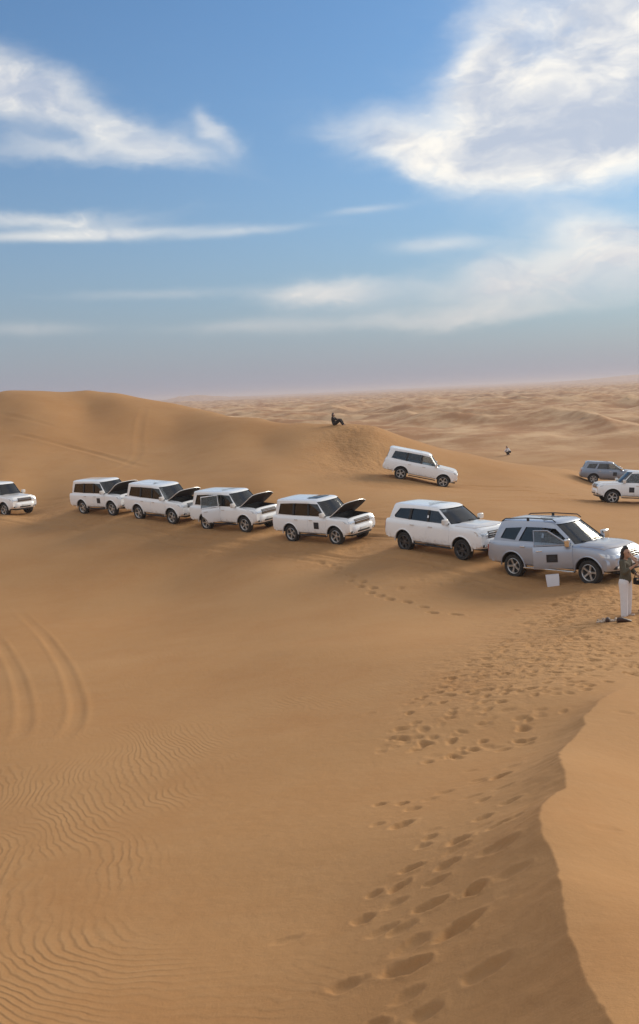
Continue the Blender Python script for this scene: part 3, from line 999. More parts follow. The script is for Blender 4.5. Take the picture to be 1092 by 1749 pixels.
SEQ = dict(key='seq',
          W=2.03,
          H=2.03,
          wb=3.1,
          tr=0.41,
          tw=0.28,
          paint='silver',
          alloy='alloy',
          spokes=5,
          st=[(-2.73, 0.64, 0.86, 0.94, 0.94), (-2.69, 0.56, 0.95, 1.15, 1.15), (-2.6, 0.5, 0.99, 1.27, 1.27), (-2.2, 0.47, 1.01, 1.28, 1.28), (-1.0, 0.45, 1.015, 1.27, 1.27), (0.3, 0.45, 1.015, 1.25, 1.25), (0.95, 0.45, 1.01, 1.24, 1.27), (1.12, 0.45, 1.005, 1.22, 1.32), (1.6, 0.45, 1.0, 1.21, 1.31), (1.95, 0.47, 0.985, 1.18, 1.28), (2.2, 0.5, 0.95, 1.113, 1.203), (2.36, 0.53, 0.895, 1.028, 1.098), (2.46, 0.6, 0.83, 0.92, 0.94)],
          cowl=1.2,
          wst=0.28,
          rb=-2.62,
          rr=-2.28,
          belt=1.26,
          wr=0.76,
          wins=[[(0.88, 1.295), (0.2, 1.774), (-0.24, 1.797), (-0.24, 1.304)], [(-0.33, 1.305), (-0.33, 1.797), (-1.02, 1.793), (-1.3, 1.314)], [(-1.46, 1.33), (-1.2, 1.777), (-1.92, 1.726), (-2.12, 1.376)]],
          doors=[(-0.285, 0.98), (-1.26, -0.3)],
          rails=True,
          railmat='black',
          hood=(1.2, 2.25),
          grille=(0.85, 0.955, 0.21),
          lampz=0.967,
          flare=None)
RUN = dict(key='run',
          W=1.91,
          H=1.85,
          wb=2.79,
          tr=0.385,
          tw=0.26,
          paint='grey',
          alloy='alloy',
          spokes=6,
          st=[(-2.47, 0.6, 0.82, 0.9, 0.9), (-2.43, 0.53, 0.9, 1.1, 1.1), (-2.35, 0.48, 0.935, 1.2, 1.2), (-2.0, 0.45, 0.95, 1.21, 1.21), (-0.9, 0.43, 0.955, 1.2, 1.2), (0.3, 0.43, 0.955, 1.18, 1.18), (0.9, 0.43, 0.95, 1.17, 1.2), (1.08, 0.43, 0.948, 1.15, 1.24), (1.45, 0.43, 0.945, 1.14, 1.23), (1.8, 0.45, 0.93, 1.12, 1.21), (2.0, 0.47, 0.9, 1.062, 1.143), (2.15, 0.5, 0.855, 0.987, 1.048), (2.27, 0.58, 0.79, 0.89, 0.91)],
          cowl=1.1,
          wst=0.22,
          rb=-2.36,
          rr=-2.08,
          belt=1.19,
          wr=0.74,
          wins=[[(0.78, 1.225), (0.15, 1.664), (-0.26, 1.682), (-0.26, 1.234)], [(-0.34, 1.235), (-0.34, 1.682), (-0.98, 1.677), (-1.16, 1.24)], [(-1.3, 1.25), (-1.1, 1.662), (-1.78, 1.626), (-1.98, 1.286)]],
          doors=[(-0.3, 0.88), (-1.14, -0.315)],
          rails=False,
          hood=(1.1, 2.06),
          grille=(0.85, 0.915, 0.18),
          lampz=0.927,
          flare=None)


class Shape:
    def __init__(s, sp):
        s.sp = sp
        s.xs = [q[0] for q in sp['st']]

    def at(s, x, k):
        return float(np.interp(x, s.xs, [q[k] for q in s.sp['st']]))

    def body_y(s, x, z):
        zb, w, zt = s.at(x, 1), s.at(x, 2), s.at(x, 3)
        t = (z - zb) / (zt - zb)
        return w * float(np.interp(t, [q[1] for q in SEC[2:]], [q[0] for q in SEC[2:]]))

    def top_z(s, x, y):
        w, zt, zc = s.at(x, 2), s.at(x, 3), s.at(x, 4)
        f = abs(y) / w
        return zt + (zc - zt) * float(np.interp(f, [0, .4, .75, .91], [1, .96, .72, 0]))

    def nose_x(s, z, y, back=False):
        """x of the front (or rear) face at a height"""
        st = s.sp['st']
        seq = st[:4] if back else st[::-1][:5]
        x = float(np.interp(z, [seq[0][3], seq[1][3], seq[2][3]], [seq[0][0], seq[1][0], seq[2][0]]))
        w = seq[0][2]
        over = max(0.0, abs(y) - 0.55 * w)
        bow = 0.42 * over ** 1.6
        return x + bow if back else x - bow

    def surf_x(s, z, y):
        """x of the body skin at the nose for a height and a side offset"""
        x = s.xs[-1]
        while x > 0.5:
            if s.at(x, 1) <= z <= s.top_z(x, y) and abs(y) <= s.body_y(x, z):
                return x
            x -= .01
        return x

    def ring(s, z, ins=0.0):
        sp = s.sp
        zr = sp['H'] - 0.09
        t = max(0.0, (z - sp['belt']) / (zr - sp['belt']))
        tt = min(t, 1.0)
        xF = sp['cowl'] + (sp['wst'] - sp['cowl']) * t - ins
        xR = sp['rb'] + (sp['rr'] - sp['rb']) * tt + ins
        hw = sp['W'] / 2 * 0.915 + (sp['wr'] - sp['W'] / 2 * 0.915) * tt ** 1.15 - ins
        h = [(xF, 0), (xF - .015, .35 * hw), (xF - .06, .65 * hw), (xF - .13, .86 * hw), (xF - .23, .955 * hw), (xF - .5, hw), (-0.3, hw), (-1.2, hw),
             (xR + .55, .995 * hw), (xR + .22, .97 * hw), (xR + .09, .89 * hw), (xR + .03, .6 * hw), (xR, 0)]
        return h

    def side_y(s, x, z):
        h = s.ring(z)[4:10]
        return float(np.interp(x, [q[0] for q in h][::-1], [q[1] for q in h][::-1]))

    def front_x(s, y, z):
        h = s.ring(z)[:5]
        return float(np.interp(abs(y), [q[1] for q in h], [q[0] for q in h]))

    def rear_x(s, y, z):
        h = s.ring(z)[::-1][:4]
        return float(np.interp(abs(y), [q[1] for q in h], [q[0] for q in h]))


CACHE = {}


def cached(key, fn):
    if key not in CACHE:
        CACHE[key] = fn()
    return CACHE[key]


def tmp_mesh(fn):
    bm = bmesh.new()
    fn(bm)
    bmesh.ops.recalc_face_normals(bm, faces=bm.faces[:])
    me = bpy.data.meshes.new('tmp')
    bm.to_mesh(me)
    bm.free()
    me.materials.append(MAT['white'])
    me.materials.append(MAT['cavity'])
    return me


def make_body(sp, bay, opening):
    S = Shape(sp)

    def base(bm):
        rings = []
        for x, zb, w, zt, zc in sp['st']:
            half = [(f * w, zb + g * (zt - zb)) for f, g in SEC] + [(0.75 * w, zt + .72 * (zc - zt) + .001), (0.4 * w, zt + .96 * (zc - zt) + .002), (0, zc + .003)]
            ring = [(x, y, z) for y, z in half] + [(x, -y, z) for y, z in half[1:-1]][::-1]
            rings.append(ring)
        loft(bm, rings)
    cut = []
    for sx in (-1, 1):
        for sy in (-1, 1):
            def arch(bm, sx=sx, sy=sy):
                r = sp['tr'] + 0.105
                prof = [(r, sy * (sp['W'] / 2 - 0.42)), (r, sy * (sp['W'] / 2 + 0.3))]
                lathe_y(bm, prof, 36, 1)
                for v in bm.verts:
                    v.co += Vector((sx * sp['wb'] / 2, 0, sp['tr'] + .01))
            cut.append(tmp_mesh(arch))
    if bay:
        h0, h1 = sp['hood']
        cut.append(tmp_mesh(lambda bm: rbox(bm, ((h0 + h1) / 2 + .02, 0, 1.25), (h1 - h0 - .10, 1.46, 1.0), 0, mi=1)))
    if opening is not None:
        d0, d1 = sp['doors'][opening]
        d0 += .03
        if opening == 1:
            d0 += 0.16
        cut.append(tmp_mesh(lambda bm: rbox(bm, ((d0 + d1) / 2, -sp['W'] / 2, .96), (d1 - d0 - .06, 0.9, 0.80), 0, mi=1)))
    return boolean(tmp_mesh(base), cut, 'body', [MAT[sp['paint']], MAT['cavity']])


def make_cabin(sp):
    S = Shape(sp)
    H, belt = sp['H'], sp['belt']

    def shell(bm, ins, z0, dz, top):
        lv = [(z0, 0), (belt + .2, 0), ((belt + H - .09) / 2, 0), (H - .09 - dz, 0), (H - .04 - dz, .045), (H - .014 - dz, .15), (H - .004 - dz, .34), (H - dz, .55), (H + .001 - dz, .70)]
        rings = []
        for z, i in lv:
            h = S.ring(min(z, H - .05), ins + i)
            rings.append([(x, y, z) for x, y in h] + [(x, -y, z) for x, y in h[1:-1]][::-1])
        loft(bm, rings)
    cut = [tmp_mesh(lambda bm: shell(bm, .05, belt - .2, .05, False))]
    for w in sp['wins']:
        cut.append(tmp_mesh(lambda bm, w=w: prism(bm, w, 1, -2, 2, 1)))
    z0, z1 = belt + .035, H - .115
    f0, f1 = S.ring(z0)[3][1] + .03, S.ring(z1)[3][1] + .02
    cut.append(tmp_mesh(lambda bm: prism(bm, [(-f0, z0), (f0, z0), (f1, z1), (-f1, z1)], 0, -0.3, 3, 1)))
    z0, z1 = belt + .08, H - .17
    f0, f1 = S.ring(z0)[11][1] + .16, S.ring(z1)[11][1] + .12
    cut.append(tmp_mesh(lambda bm: prism(bm, [(-f0, z0), (f0, z0), (f1, z1), (-f1, z1)], 0, -1.9, -3.2, 1)))
    return boolean(tmp_mesh(lambda bm: shell(bm, 0, belt - .025, 0, True)), cut, 'cabin', [MAT[sp['paint']], MAT['black']])


def slab(bm, grid_out, th, mi=0, mi_in=None):
    """a curved panel of given thickness: grid of outer points, offset along a fixed vector"""
    nI, nJ = len(grid_out), len(grid_out[0])
    A = [[bm.verts.new(p) for p in r] for r in grid_out]
    B = [[bm.verts.new(Vector(p) + Vector(th)) for p in r] for r in grid_out]
    for i in range(nI - 1):
        for j in range(nJ - 1):
            bm.faces.new((A[i][j], A[i + 1][j], A[i + 1][j + 1], A[i][j + 1])).material_index = mi
            bm.faces.new((B[i][j], B[i][j + 1], B[i + 1][j + 1], B[i + 1][j])).material_index = mi if mi_in is None else mi_in
    rim = [(0, j) for j in range(nJ)] + [(i, nJ - 1) for i in range(1, nI)] + [(nI - 1, j) for j in range(nJ - 2, -1, -1)] + [(i, 0) for i in range(nI - 2, 0, -1)]
    for (a, b), (c, d) in zip(rim, rim[1:] + rim[:1]):
        bm.faces.new((A[a][b], A[c][d], B[c][d], B[a][b])).material_index = mi


def make_door(sp, k, sy, origin, framed):
    S = Shape(sp)
    d0, d1 = sp['doors'][k]
    z0, z1 = sp['st'][5][1] + .075, sp['belt'] + .003
    ar, axx, az_ = sp['tr'] + .145, -sp['wb'] / 2, sp['tr'] + .01
    bm = bmesh.new()
    grid = []
    NZ = 10
    for i in range(NZ + 1):
        z = z0 + (z1 - z0) * i / NZ
        a = d0
        dz = z - az_
        if k == 1 and abs(dz) < ar:
            a = max(a, axx + math.sqrt(ar * ar - dz * dz))
        row = []
        for j in range(7):
            x = a + (d1 - a) * j / 6
            row.append(Vector((x, sy * (S.body_y(x, min(z, sp['st'][5][3])) + .012), z)) - origin)
        grid.append(row)
    slab(bm, grid, (0, -sy * (.07 if framed else .03), 0))
    if framed:   # window frame travels with an open door
        w = sp['wins'][k]
        pts = [Vector((x, sy * (S.side_y(x, z) - .0), z)) - origin for x, z in w]
        tube(bm, pts + pts[:1], .028, 6)
    return finish(bm, 'door', MAT[sp['paint']])


def make_pane(sp, k, sy, origin):
    S = Shape(sp)
    bm = bmesh.new()
    w = sp['wins'][k]
    cx, cz = sum(p[0] for p in w) / len(w), sum(p[1] for p in w) / len(w)
    o = []
    for x, z in w:
        x2, z2 = cx + (x - cx) * 1.015, cz + (z - cz) * 1.02
        o.append(Vector((x2, sy * (S.side_y(x2, z2) - .028), z2)) - origin)
    loft(bm, [o, [p + Vector((0, -sy * .006, 0)) for p in o]])
    return finish(bm, 'window', MAT['glass' if k == 0 else 'dglass'])


def make_screen(sp, rear):
    S = Shape(sp)
    bm = bmesh.new()
    z0, z1 = (sp['belt'] + .06, sp['H'] - .15) if rear else (sp['belt'] + .015, sp['H'] - .10)
    grid = []
    for i in range(4):
        z = z0 + (z1 - z0) * i / 3
        if rear:
            f = S.ring(z)[11][1] + .16
        else:
            f = S.ring(z)[3][1] + .035
        row = []
        for j in range(9):
            y = f * (j / 4 - 1)
            x = S.rear_x(y, z) + .03 if rear else S.front_x(y, z) - .03
            row.append((x, y, z))
        grid.append(row)
    slab(bm, grid, (.006 if rear else -.006, 0, 0))
    return finish(bm, 'windscreen', MAT['dglass' if rear else 'glass'])


def make_hood(sp):
    """bonnet skin about its hinge line at the cowl"""
    S = Shape(sp)
    h0, h1 = sp['hood']
    bm = bmesh.new()
    grid = []
    zh = S.top_z(h0, 0)
    for i in range(9):
        t = i / 8
        row = []
        for j in range(11):
            f = (j - 5) / 5
            x = h0 + (h1 - h0) * t - .16 * t * abs(f) ** 2.5
            y = f * (S.at(x, 2) * .88)
            scoop = .02 * math.exp(-((abs(f) - .5) / .12) ** 2) * (1 - t * .6)
            row.append(Vector((x - h0, y, S.top_z(x, y) + .016 + scoop - zh)))
        grid.append(row)
    slab(bm, grid, (0, 0, -.035), 0, 1)
    return finish(bm, 'bonnet', [MAT[sp['paint']], MAT['liner']]), (h0, 0, zh)


def sweep_bumper(sp, rear):
    S = Shape(sp)
    bm = bmesh.new()
    w = sp['W'] / 2
    rings = []
    st = sp['st'][0] if rear else sp['st'][-1]
    sg = -1 if rear else 1
    for j in range(17):
        f = j / 8 - 1
        y = f * (w - .03)
        x = st[0] + sg * (.055 - .50 * max(0, abs(f) - .55) ** 1.7 * 2.0)
        z0, z1 = (.50, .86) if not rear else (.52, .84)
        d = .16
        rings.append([(x - sg * d, y, z0 + .03), (x - sg * .05, y, z0), (x - sg * .01, y, z0 + .08), (x, y, z0 + .16), (x - sg * .012, y, z1 - .05), (x - sg * .05, y, z1), (x - sg * d, y, z1)])
    loft(bm, rings)
    return finish(bm, 'bumper', MAT[sp['paint']], 40)


def make_tyre(sp):
    bm = bmesh.new()
    r, w = sp['tr'], sp['tw'] / 2
    ri = r * .66
    prof = [(ri, -w * .80), (r * .80, -w), (r * .93, -w * .97), (r * .985, -w * .80), (r, -w * .45), (r, w * .45), (r * .985, w * .80), (r * .93, w * .97), (r * .80, w), (ri, w * .80)]
    n = 36
    rings = [[(q[0] * math.cos(2 * math.pi * k / n), q[1], q[0] * math.sin(2 * math.pi * k / n)) for k in range(n)] for q in prof]
    loft(bm, rings + [rings[0]], cap=False)
    bmesh.ops.remove_doubles(bm, verts=bm.verts[:], dist=1e-5)
    return finish(bm, 'wheel', MAT['tyre'], 40)


def make_rim(sp):
    bm = bmesh.new()
    r = sp['tr'] * .675
    w = sp['tw'] / 2
    n = 36

    def ringl(q, mi):
        rings = [[(a * math.cos(2 * math.pi * k / n), b, a * math.sin(2 * math.pi * k / n)) for k in range(n)] for a, b in q]
        loft(bm, rings, cap=False, mi=mi)
    # outward is +y
    ringl([(r * .96, -w * .7), (r * .92, w * .2), (r * .90, w * .70), (r * .97, w * .88), (r * 1.01, w * .84), (r * 1.0, w * .6)], 0)
    ringl([(r * .93, w * .10), (r * .5, w * .12), (0.001, w * .12)], 1)     # shadowed well behind the spokes
    lathe_y(bm, [(r * .26, w * .1), (r * .26, w * .55), (r * .20, w * .68), (r * .02, w * .70)], 20, 0)
    ns = sp['spokes']
    for k in range(ns):
        a = 2 * math.pi * k / ns + .3
        for off, ww in ((0, .15),) if ns == 5 else ((-.09, .075), (.09, .075)):
            m = Matrix.Rotation(-a, 3, 'Y')
            p = []
            for rr_, hw_, yy in ((r * .20, r * ww * .9, w * .60), (r * .55, r * ww * .85, w * .66), (r * .95, r * ww * 1.25, w * .72)):
                p.append([m @ Vector((rr_, yy - .03, off * r - hw_)), m @ Vector((rr_, yy, off * r - hw_ * .7)), m @ Vector((rr_, yy, off * r + hw_ * .7)), m @ Vector((rr_, yy - .03, off * r + hw_))])
            loft(bm, p)
    return finish(bm, 'rim', [MAT[sp['alloy']], MAT['cavity']], 40)


def make_flare(sp, sx, sy):
    S = Shape(sp)
    bm = bmesh.new()
    rings = []
    r0_, r1_ = sp['tr'] + .098, sp['tr'] + .137
    for k in range(25):
        a = rad(0 + 180 * k / 24)
        c, s = math.cos(a), math.sin(a)
        X0 = sx * sp['wb'] / 2
        z1 = sp['tr'] + .01 + r1_ * s
        yy = S.body_y(X0 + r1_ * c, max(z1, S.at(X0, 1) + .12))
        P = []
        for r_, dy in ((r0_, -.03), (r0_, .022), ((r0_ + r1_) / 2, .026), (r1_, .008), (r1_, -.03)):
            P.append((X0 + r_ * c, sy * (yy + dy), sp['tr'] + .01 + r_ * s))
        rings.append(P)
    loft(bm, rings)
    return finish(bm, 'wheel_arch', MAT[sp['paint']], 40)


def simple(fn, name, mats, angle=35):
    bm = bmesh.new()
    fn(bm)
    return finish(bm, name, mats, angle)


def build_car(sp, label, x, y, heading, group=None, bonnet=0.0, open_door=None, sign=False, rear_sign=False, sunroof=False, name='off_road_car', squat=0.0):
    S = Shape(sp)
    key = sp['key']
    wb, W, H, belt = sp['wb'], sp['W'], sp['H'], sp['belt']
    root = thing(name, label, 'car', group)
    # stand the four tyres on the sand
    c, s = math.cos(heading), math.sin(heading)
    zs = {}
    for sx in (-1, 1):
        for sy in (-1, 1):
            wx, wy = sx * wb / 2, sy * (W / 2 - .15)
            zs[sx, sy] = float(base_height(np.array([x + wx * c - wy * s]), np.array([y + wx * s + wy * c]))[0])
    zf, zr_ = (zs[1, 1] + zs[1, -1]) / 2, (zs[-1, 1] + zs[-1, -1]) / 2
    zl, zrt = (zs[1, 1] + zs[-1, 1]) / 2, (zs[1, -1] + zs[-1, -1]) / 2
    f = Vector((c, s, (zf - zr_) / wb + squat)).normalized()
    l = Vector((-s, c, (zl - zrt) / (W - .3)))
    l = (l - f * l.dot(f)).normalized()
    u = f.cross(l)
    root.matrix_world = Matrix.Translation((x, y, (zf + zr_) / 2 - .055)) @ Matrix((f, l, u)).transposed().to_4x4()

    paint = MAT[sp['paint']]
    part('body', cached((key, 'body', bonnet > 0, open_door), lambda: make_body(sp, bonnet > 0, open_door)), root)
    cab = part('cabin', cached((key, 'cabin'), lambda: make_cabin(sp)), root)
    part('windscreen', cached((key, 'ws'), lambda: make_screen(sp, False)), root)
    part('rear_window', cached((key, 'rw'), lambda: make_screen(sp, True)), root)
    if sunroof:
        part('sunroof', cached((key, 'sunroof'), lambda: simple(lambda bm: rbox(bm, (-.30, 0, H + .002), (.62, .86, .03), .012), 'sunroof', MAT['dglass'])), cab)
    # wheels
    for sx in (-1, 1):
        for sy in (-1, 1):
            wh = part('wheel', cached((key, 'tyre'), lambda: make_tyre(sp)), root, (sx * wb / 2, sy * (W / 2 - .155), sp['tr']),
                      (0, rad(17 * (sx + sy * 2)), 0 if sy > 0 else math.pi))
            part('rim', cached((key, 'rim'), lambda: make_rim(sp)), wh)
            part('wheel_arch', cached((key, 'fl', sx, sy), lambda: make_flare(sp, sx, sy)), root)
    # doors, their glass, handles, mirrors, signs
    for k in (0, 1):
        d0, d1 = sp['doors'][k]
        for sy in (-1, 1):
            is_open = open_door == k and sy == -1
            org = Vector((d1, sy * (S.body_y(d1, .9)), 0))
            rot = (0, 0, rad(-34 if k == 0 else -52)) if is_open else (0, 0, 0)
            if is_open:
                rot = (0, 0, -rot[2] * sy)
                rot = (0, 0, rad(34 if k == 0 else 62))
            d = part('door', cached((key, 'door', k, sy, is_open), lambda: make_door(sp, k, sy, org, is_open)), root, org, rot,
                     label='door standing open' if is_open else None)
            part('window', cached((key, 'pane', k, sy), lambda: make_pane(sp, k, sy, org)), d)
            hx = d0 + .20
            hp = Vector((hx, sy * (S.body_y(hx, belt - .12) + .03), belt - .13)) - org
            part('handle', cached((key, 'handle'), lambda: simple(lambda bm: rbox(bm, (0, 0, 0), (.21, .035, .045), .015), 'handle', paint if sp['paint'] == 'white' else MAT['chrome'])), d, hp)
            if k == 0:
                def mirror(bm):
                    rbox(bm, (-.02, sy * .15, .10), (.16, .26, .22) if key != 'seq' else (.18, .32, .28), .06, seg=3)
                    rbox(bm, (.0, sy * .03, .02), (.08, .16, .05), .015, mi=1)
                mp = Vector((d1 - .12, sy * (S.side_y(d1 - .16, belt + .08) + .02), belt + .03)) - org
                part('mirror', cached((key, 'mirror', sy), lambda: simple(mirror, 'mirror', [MAT['white'] if sp['paint'] == 'white' else MAT['chrome'], MAT['black']])), d, mp)
                if sign and sy == sign:
                    sx_ = .36 if key == 'seq' else .30
                    sp_x = (d0 + d1) / 2 - .02

                    def sgn(bm):
                        rbox(bm, (0, 0, 0), (sx_, .012, .26 if key == 'seq' else .30), 0)
                        for q, (wd, zz) in enumerate(((.20, .05), (.26, -.01), (.14, -.06))):
                            rbox(bm, (0, sy * .008, zz), (wd * sx_ / .36, .006, .022), 0, mi=1)
                    part('door_sign', cached((key, 'sign', sy), lambda: simple(sgn, 'door_sign', [MAT['sign'], MAT['signink']])), d,
                         Vector((sp_x, sy * (S.body_y(sp_x, .86) + .022), .88)) - org, label='dark square sign on the door')
    for k in (0, 1):
        if key in ('seq', 'run') and k == 1:
            continue
        for sy in (-1, 1):
            A, B = sp['wins'][k], sp['wins'][k + 1]
            q = [(A[-1][0] + .01, A[-1][1]), (A[-2][0] + .01, A[-2][1]), (B[1][0] - .01, B[1][1]), (B[0][0] - .01, B[0][1])] if k == 0 else \
                [(A[-1][0] + .01, A[-1][1]), (A[-2][0] + .01, A[-2][1]), (B[1][0] - .01, B[1][1]), (B[0][0] - .01, B[0][1])]

            def trim(bm):
                o = [Vector((x_, sy * (S.side_y(x_, z_) + .004), z_)) for x_, z_ in q]
                loft(bm, [o, [p_ + Vector((0, -sy * .02, 0)) for p_ in o]])
            part('pillar_trim', cached((key, 'trim', k, sy), lambda: simple(trim, 'pillar_trim', MAT['black'])), root)
    for sy in (-1, 1):
        part('quarter_window', cached((key, 'pane', 2, sy), lambda: make_pane(sp, 2, sy, Vector((0, 0, 0)))), root)
        part('side_step', cached((key, 'step', sy), lambda: simple(lambda bm: rbox(bm, (-.02, sy * (W / 2 - .05), .40), (wb - 1.02, .17, .055), .02), 'side_step', MAT['black' if key != 'seq' else 'chrome'])), root)
        zl = sp['lampz']
        xf = S.nose_x(zl, .70)

        def lamp(bm):
            g = []
            for i in range(5):
                row = []
                for j in range(8):
                    yy = (.52 + (W / 2 * .955 - .52) * j / 7)
                    z = zl - .07 + .14 * i / 4 + .035 * (j / 7) ** 2
                    row.append((S.surf_x(z, min(yy, W / 2 - .06)) + .014 - (.03 if i == 4 else 0), sy * yy, z))
                g.append(row)
            slab(bm, g, (-.10, 0, 0))
        part('headlight', cached((key, 'lamp', sy), lambda: simple(lamp, 'headlight', MAT['lamp'])), root)

        def tail(bm):
            rbox(bm, (sp['st'][0][0] + .125, sy * (W / 2 - .15), .99), (.17, .20, .28), .03)
        part('tail_light', cached((key, 'tail', sy), lambda: simple(tail, 'tail_light', MAT['red'])), root)

        def fog(bm):
            xx = sp['st'][-1][0]
            rbox(bm, (xx - .035, sy * (W / 2 - .30), .60), (.12, .22, .10), .02, mi=0)
            rbox(bm, (xx + .022, sy * (W / 2 - .30), .60), (.02, .09, .07), .03, mi=1, seg=3)
        part('fog_light', cached((key, 'fog', sy), lambda: simple(fog, 'fog_light', [MAT['black'], MAT['lamp']])), root)
    part('front_bumper', cached((key, 'fb'), lambda: sweep_bumper(sp, False)), root)
    part('rear_bumper', cached((key, 'rbm'), lambda: sweep_bumper(sp, True)), root)
    gw, gz, gh = sp['grille']
    gx = S.surf_x(gz, 0) - .015
    gr = part('grille', cached((key, 'gr'), lambda: simple(lambda bm: slab(bm, [[(S.surf_x(gz + gh * (i / 4 - .5), gw / 2 * (j / 4 - 1)) + .02, gw / 2 * (j / 4 - 1), gz + gh * (i / 4 - .5)) for j in range(9)] for i in range(5)], (-.1, 0, 0)), 'grille', MAT['black'])), root)
    for q in range(3):
        zq = gz - gh * .3 + q * gh * .3
        part('grille_bar', cached((key, 'gb', q), lambda: simple(lambda bm: tube(bm, [(S.surf_x(zq, gw / 2 * (j / 4 - 1) * .96) + .026, gw / 2 * (j / 4 - 1) * .96, zq) for j in range(9)], .015, 6), 'grille_bar', MAT['chrome'])), gr)
    xx = sp['st'][-1][0]
    part('lower_intake', cached((key, 'li'), lambda: simple(lambda bm: rbox(bm, (xx + .012, 0, .60), (.10, .80, .09), .02), 'lower_intake', MAT['black'])), root)
    part('number_plate', cached((key, 'np'), lambda: simple(lambda bm: rbox(bm, (xx + .064, 0, .69), (.012, .46, .11), .004), 'number_plate', MAT['plate'])), root)
    part('skid_plate', cached((key, 'skid'), lambda: simple(lambda bm: rbox(bm, (xx - .34, 0, .44), (.55, 1.3, .10), .03), 'skid_plate', MAT['cavity'])), root)
    # bonnet
    hood, hl = cached((key, 'hood'), lambda: make_hood(sp))
    part('bonnet', hood, root, hl, (0, -bonnet, 0), label='raised bonnet with dark lining' if bonnet else None)
    if bonnet:
        h0, h1 = sp['hood']

        def engine(bm):
            rbox(bm, (h0 + .50, 0, .96), (.60, .55, .22), .05)
            rbox(bm, (h0 + .50, 0, 1.08), (.44, .36, .05), .02, mi=1)
            rbox(bm, (h0 + .74, .50, .96), (.26, .26, .22), .03)
            rbox(bm, (h0 + .30, -.52, .95), (.36, .26, .18), .04)
            rbox(bm, (h1 - .20, 0, 1.0), (.10, 1.42, .07), .02)
            tube(bm, [(h0 + .2, -.45, 1.04), (h0 + .6, -.42, 1.08), (h0 + .8, -.1, 1.05)], .045)
        part('engine', cached((key, 'engine'), lambda: simple(engine, 'engine', [MAT['engine'], MAT['dark_alloy']])), root)
        part('washer_bottle', cached((key, 'wbot'), lambda: simple(lambda bm: rbox(bm, (h0 + .75, -.52, .98), (.2, .2, .2), .04), 'washer_bottle', MAT['plate'])), root)
        a = bonnet
        top = Vector((hl[0] + .55 * math.cos(a), -.66, hl[2] + .55 * math.sin(a)))
        part('bonnet_strut', cached((key, 'strut', bonnet), lambda: simple(lambda bm: tube(bm, [(h0 + .10, -.66, 1.05), top], .012, 6), 'bonnet_strut', MAT['black'])), root)
    for q in (-.05, .6):
        part('wiper', cached((key, 'wip', q), lambda: simple(lambda bm: tube(bm, [(S.front_x(q, belt + .02) + .03, q, belt + .04), (S.front_x(q - .35, belt + .13) + .02, q - .45, belt + .12)], .012, 6), 'wiper', MAT['black'])), root)
    # roof rails
    if sp['rails']:
        for sy in (-1, 1):
            rl = sp['railmat']
            yr = sp['wr'] - .06

            def rail(bm):
                zt = H + (.045 if rl == 'black' else .03)
                tube(bm, [(.16, sy * yr, H - .05), (.02, sy * yr, zt), (-1.0, sy * yr, zt + .02), (-2.0, sy * yr, zt - .03), (-2.16, sy * yr, H - .08)], .019, 8)
                rbox(bm, (-1.0, sy * yr, zt - .05), (.10, .04, .10), .01)
            part('roof_rail', cached((key, 'rail', sy), lambda: simple(rail, 'roof_rail', MAT[rl])), cab)
    # interior
    for sy in (-1, 1):
        def fseat(bm):
            rbox(bm, (-.22, sy * .42, 1.12), (.16, .50, .62), .06)
            rbox(bm, (-.24, sy * .42, 1.50), (.10, .26, .17), .04)
        part('front_seat', cached((key, 'fs', sy), lambda: simple(fseat, 'front_seat', MAT['seat'])), root)

    def rseat(bm):
        rbox(bm, (-1.15, 0, 1.10), (.16, 1.34, .56), .06)
        for q in (-.45, 0, .45):
            rbox(bm, (-1.18, q, 1.44), (.09, .26, .15), .04)
    part('rear_seat', cached((key, 'rs'), lambda: simple(rseat, 'rear_seat', MAT['seat'])), root)
    part('dashboard', cached((key, 'dash'), lambda: simple(lambda bm: rbox(bm, (sp['cowl'] - .38, 0, belt + .0), (.40, 1.36, .14), .05), 'dashboard', MAT['black'])), root)

    def steer(bm):
        pts = [(.40 + .06 * math.cos(a), .40 + .17 * math.sin(a), belt + .10 + .16 * math.cos(a)) for a in [2 * math.pi * i / 16 for i in range(17)]]
        tube(bm, pts, .016, 6)
        rbox(bm, (.42, .40, belt + .09), (.05, .12, .10), .02)
    part('steering_wheel', cached((key, 'steer'), lambda: simple(steer, 'steering_wheel', MAT['black'])), root)
    return root


ROW = 'white off-road cars parked in a row across the sand'
B1 = rad(37)
build_car(LC, 'white car at the left edge of the row, bonnet shut, cut by the picture edge', -20.55, 57.4, rad(-36), ROW, squat=.01)
build_car(LC, 'white car with raised bonnet and small dark door sign, farthest left of the open ones', -12.42, 52.45, rad(-40.5), ROW, bonnet=B1, sign=-1, squat=.02)
build_car(LC, 'white car with raised bonnet and plain doors, second of the open ones from left', -8.37, 48.75, rad(-41), ROW, bonnet=rad(34), squat=.02)
build_car(LC, 'white car with raised bonnet and its rear side door standing open', -4.2, 45.36, rad(-41), ROW, bonnet=B1, open_door=1, squat=.02)
build_car(LC, 'white car with raised bonnet, dark door sign and sunroof, nearest of the open ones', 0.32, 41.09, rad(-44), ROW, bonnet=B1, sign=-1, sunroof=True, squat=.02)
build_car(PAT, 'large white car with shut bonnet and dark wheels behind the silver car', 5.08, 34.78, rad(-51), ROW, squat=.02)
build_car(SEQ, 'silver car with black roof rails and front door ajar, nearest in the row', 8.47, 30.02, rad(-52), open_door=0, sign=-1)
build_car(LC, 'white car standing nose-down alone on the dune slope behind the row', 6.89, 59.43, rad(-7))
build_car(LC, 'white car facing left at the right picture edge', 19.0, 53.3, rad(180 - 6), sign=1)
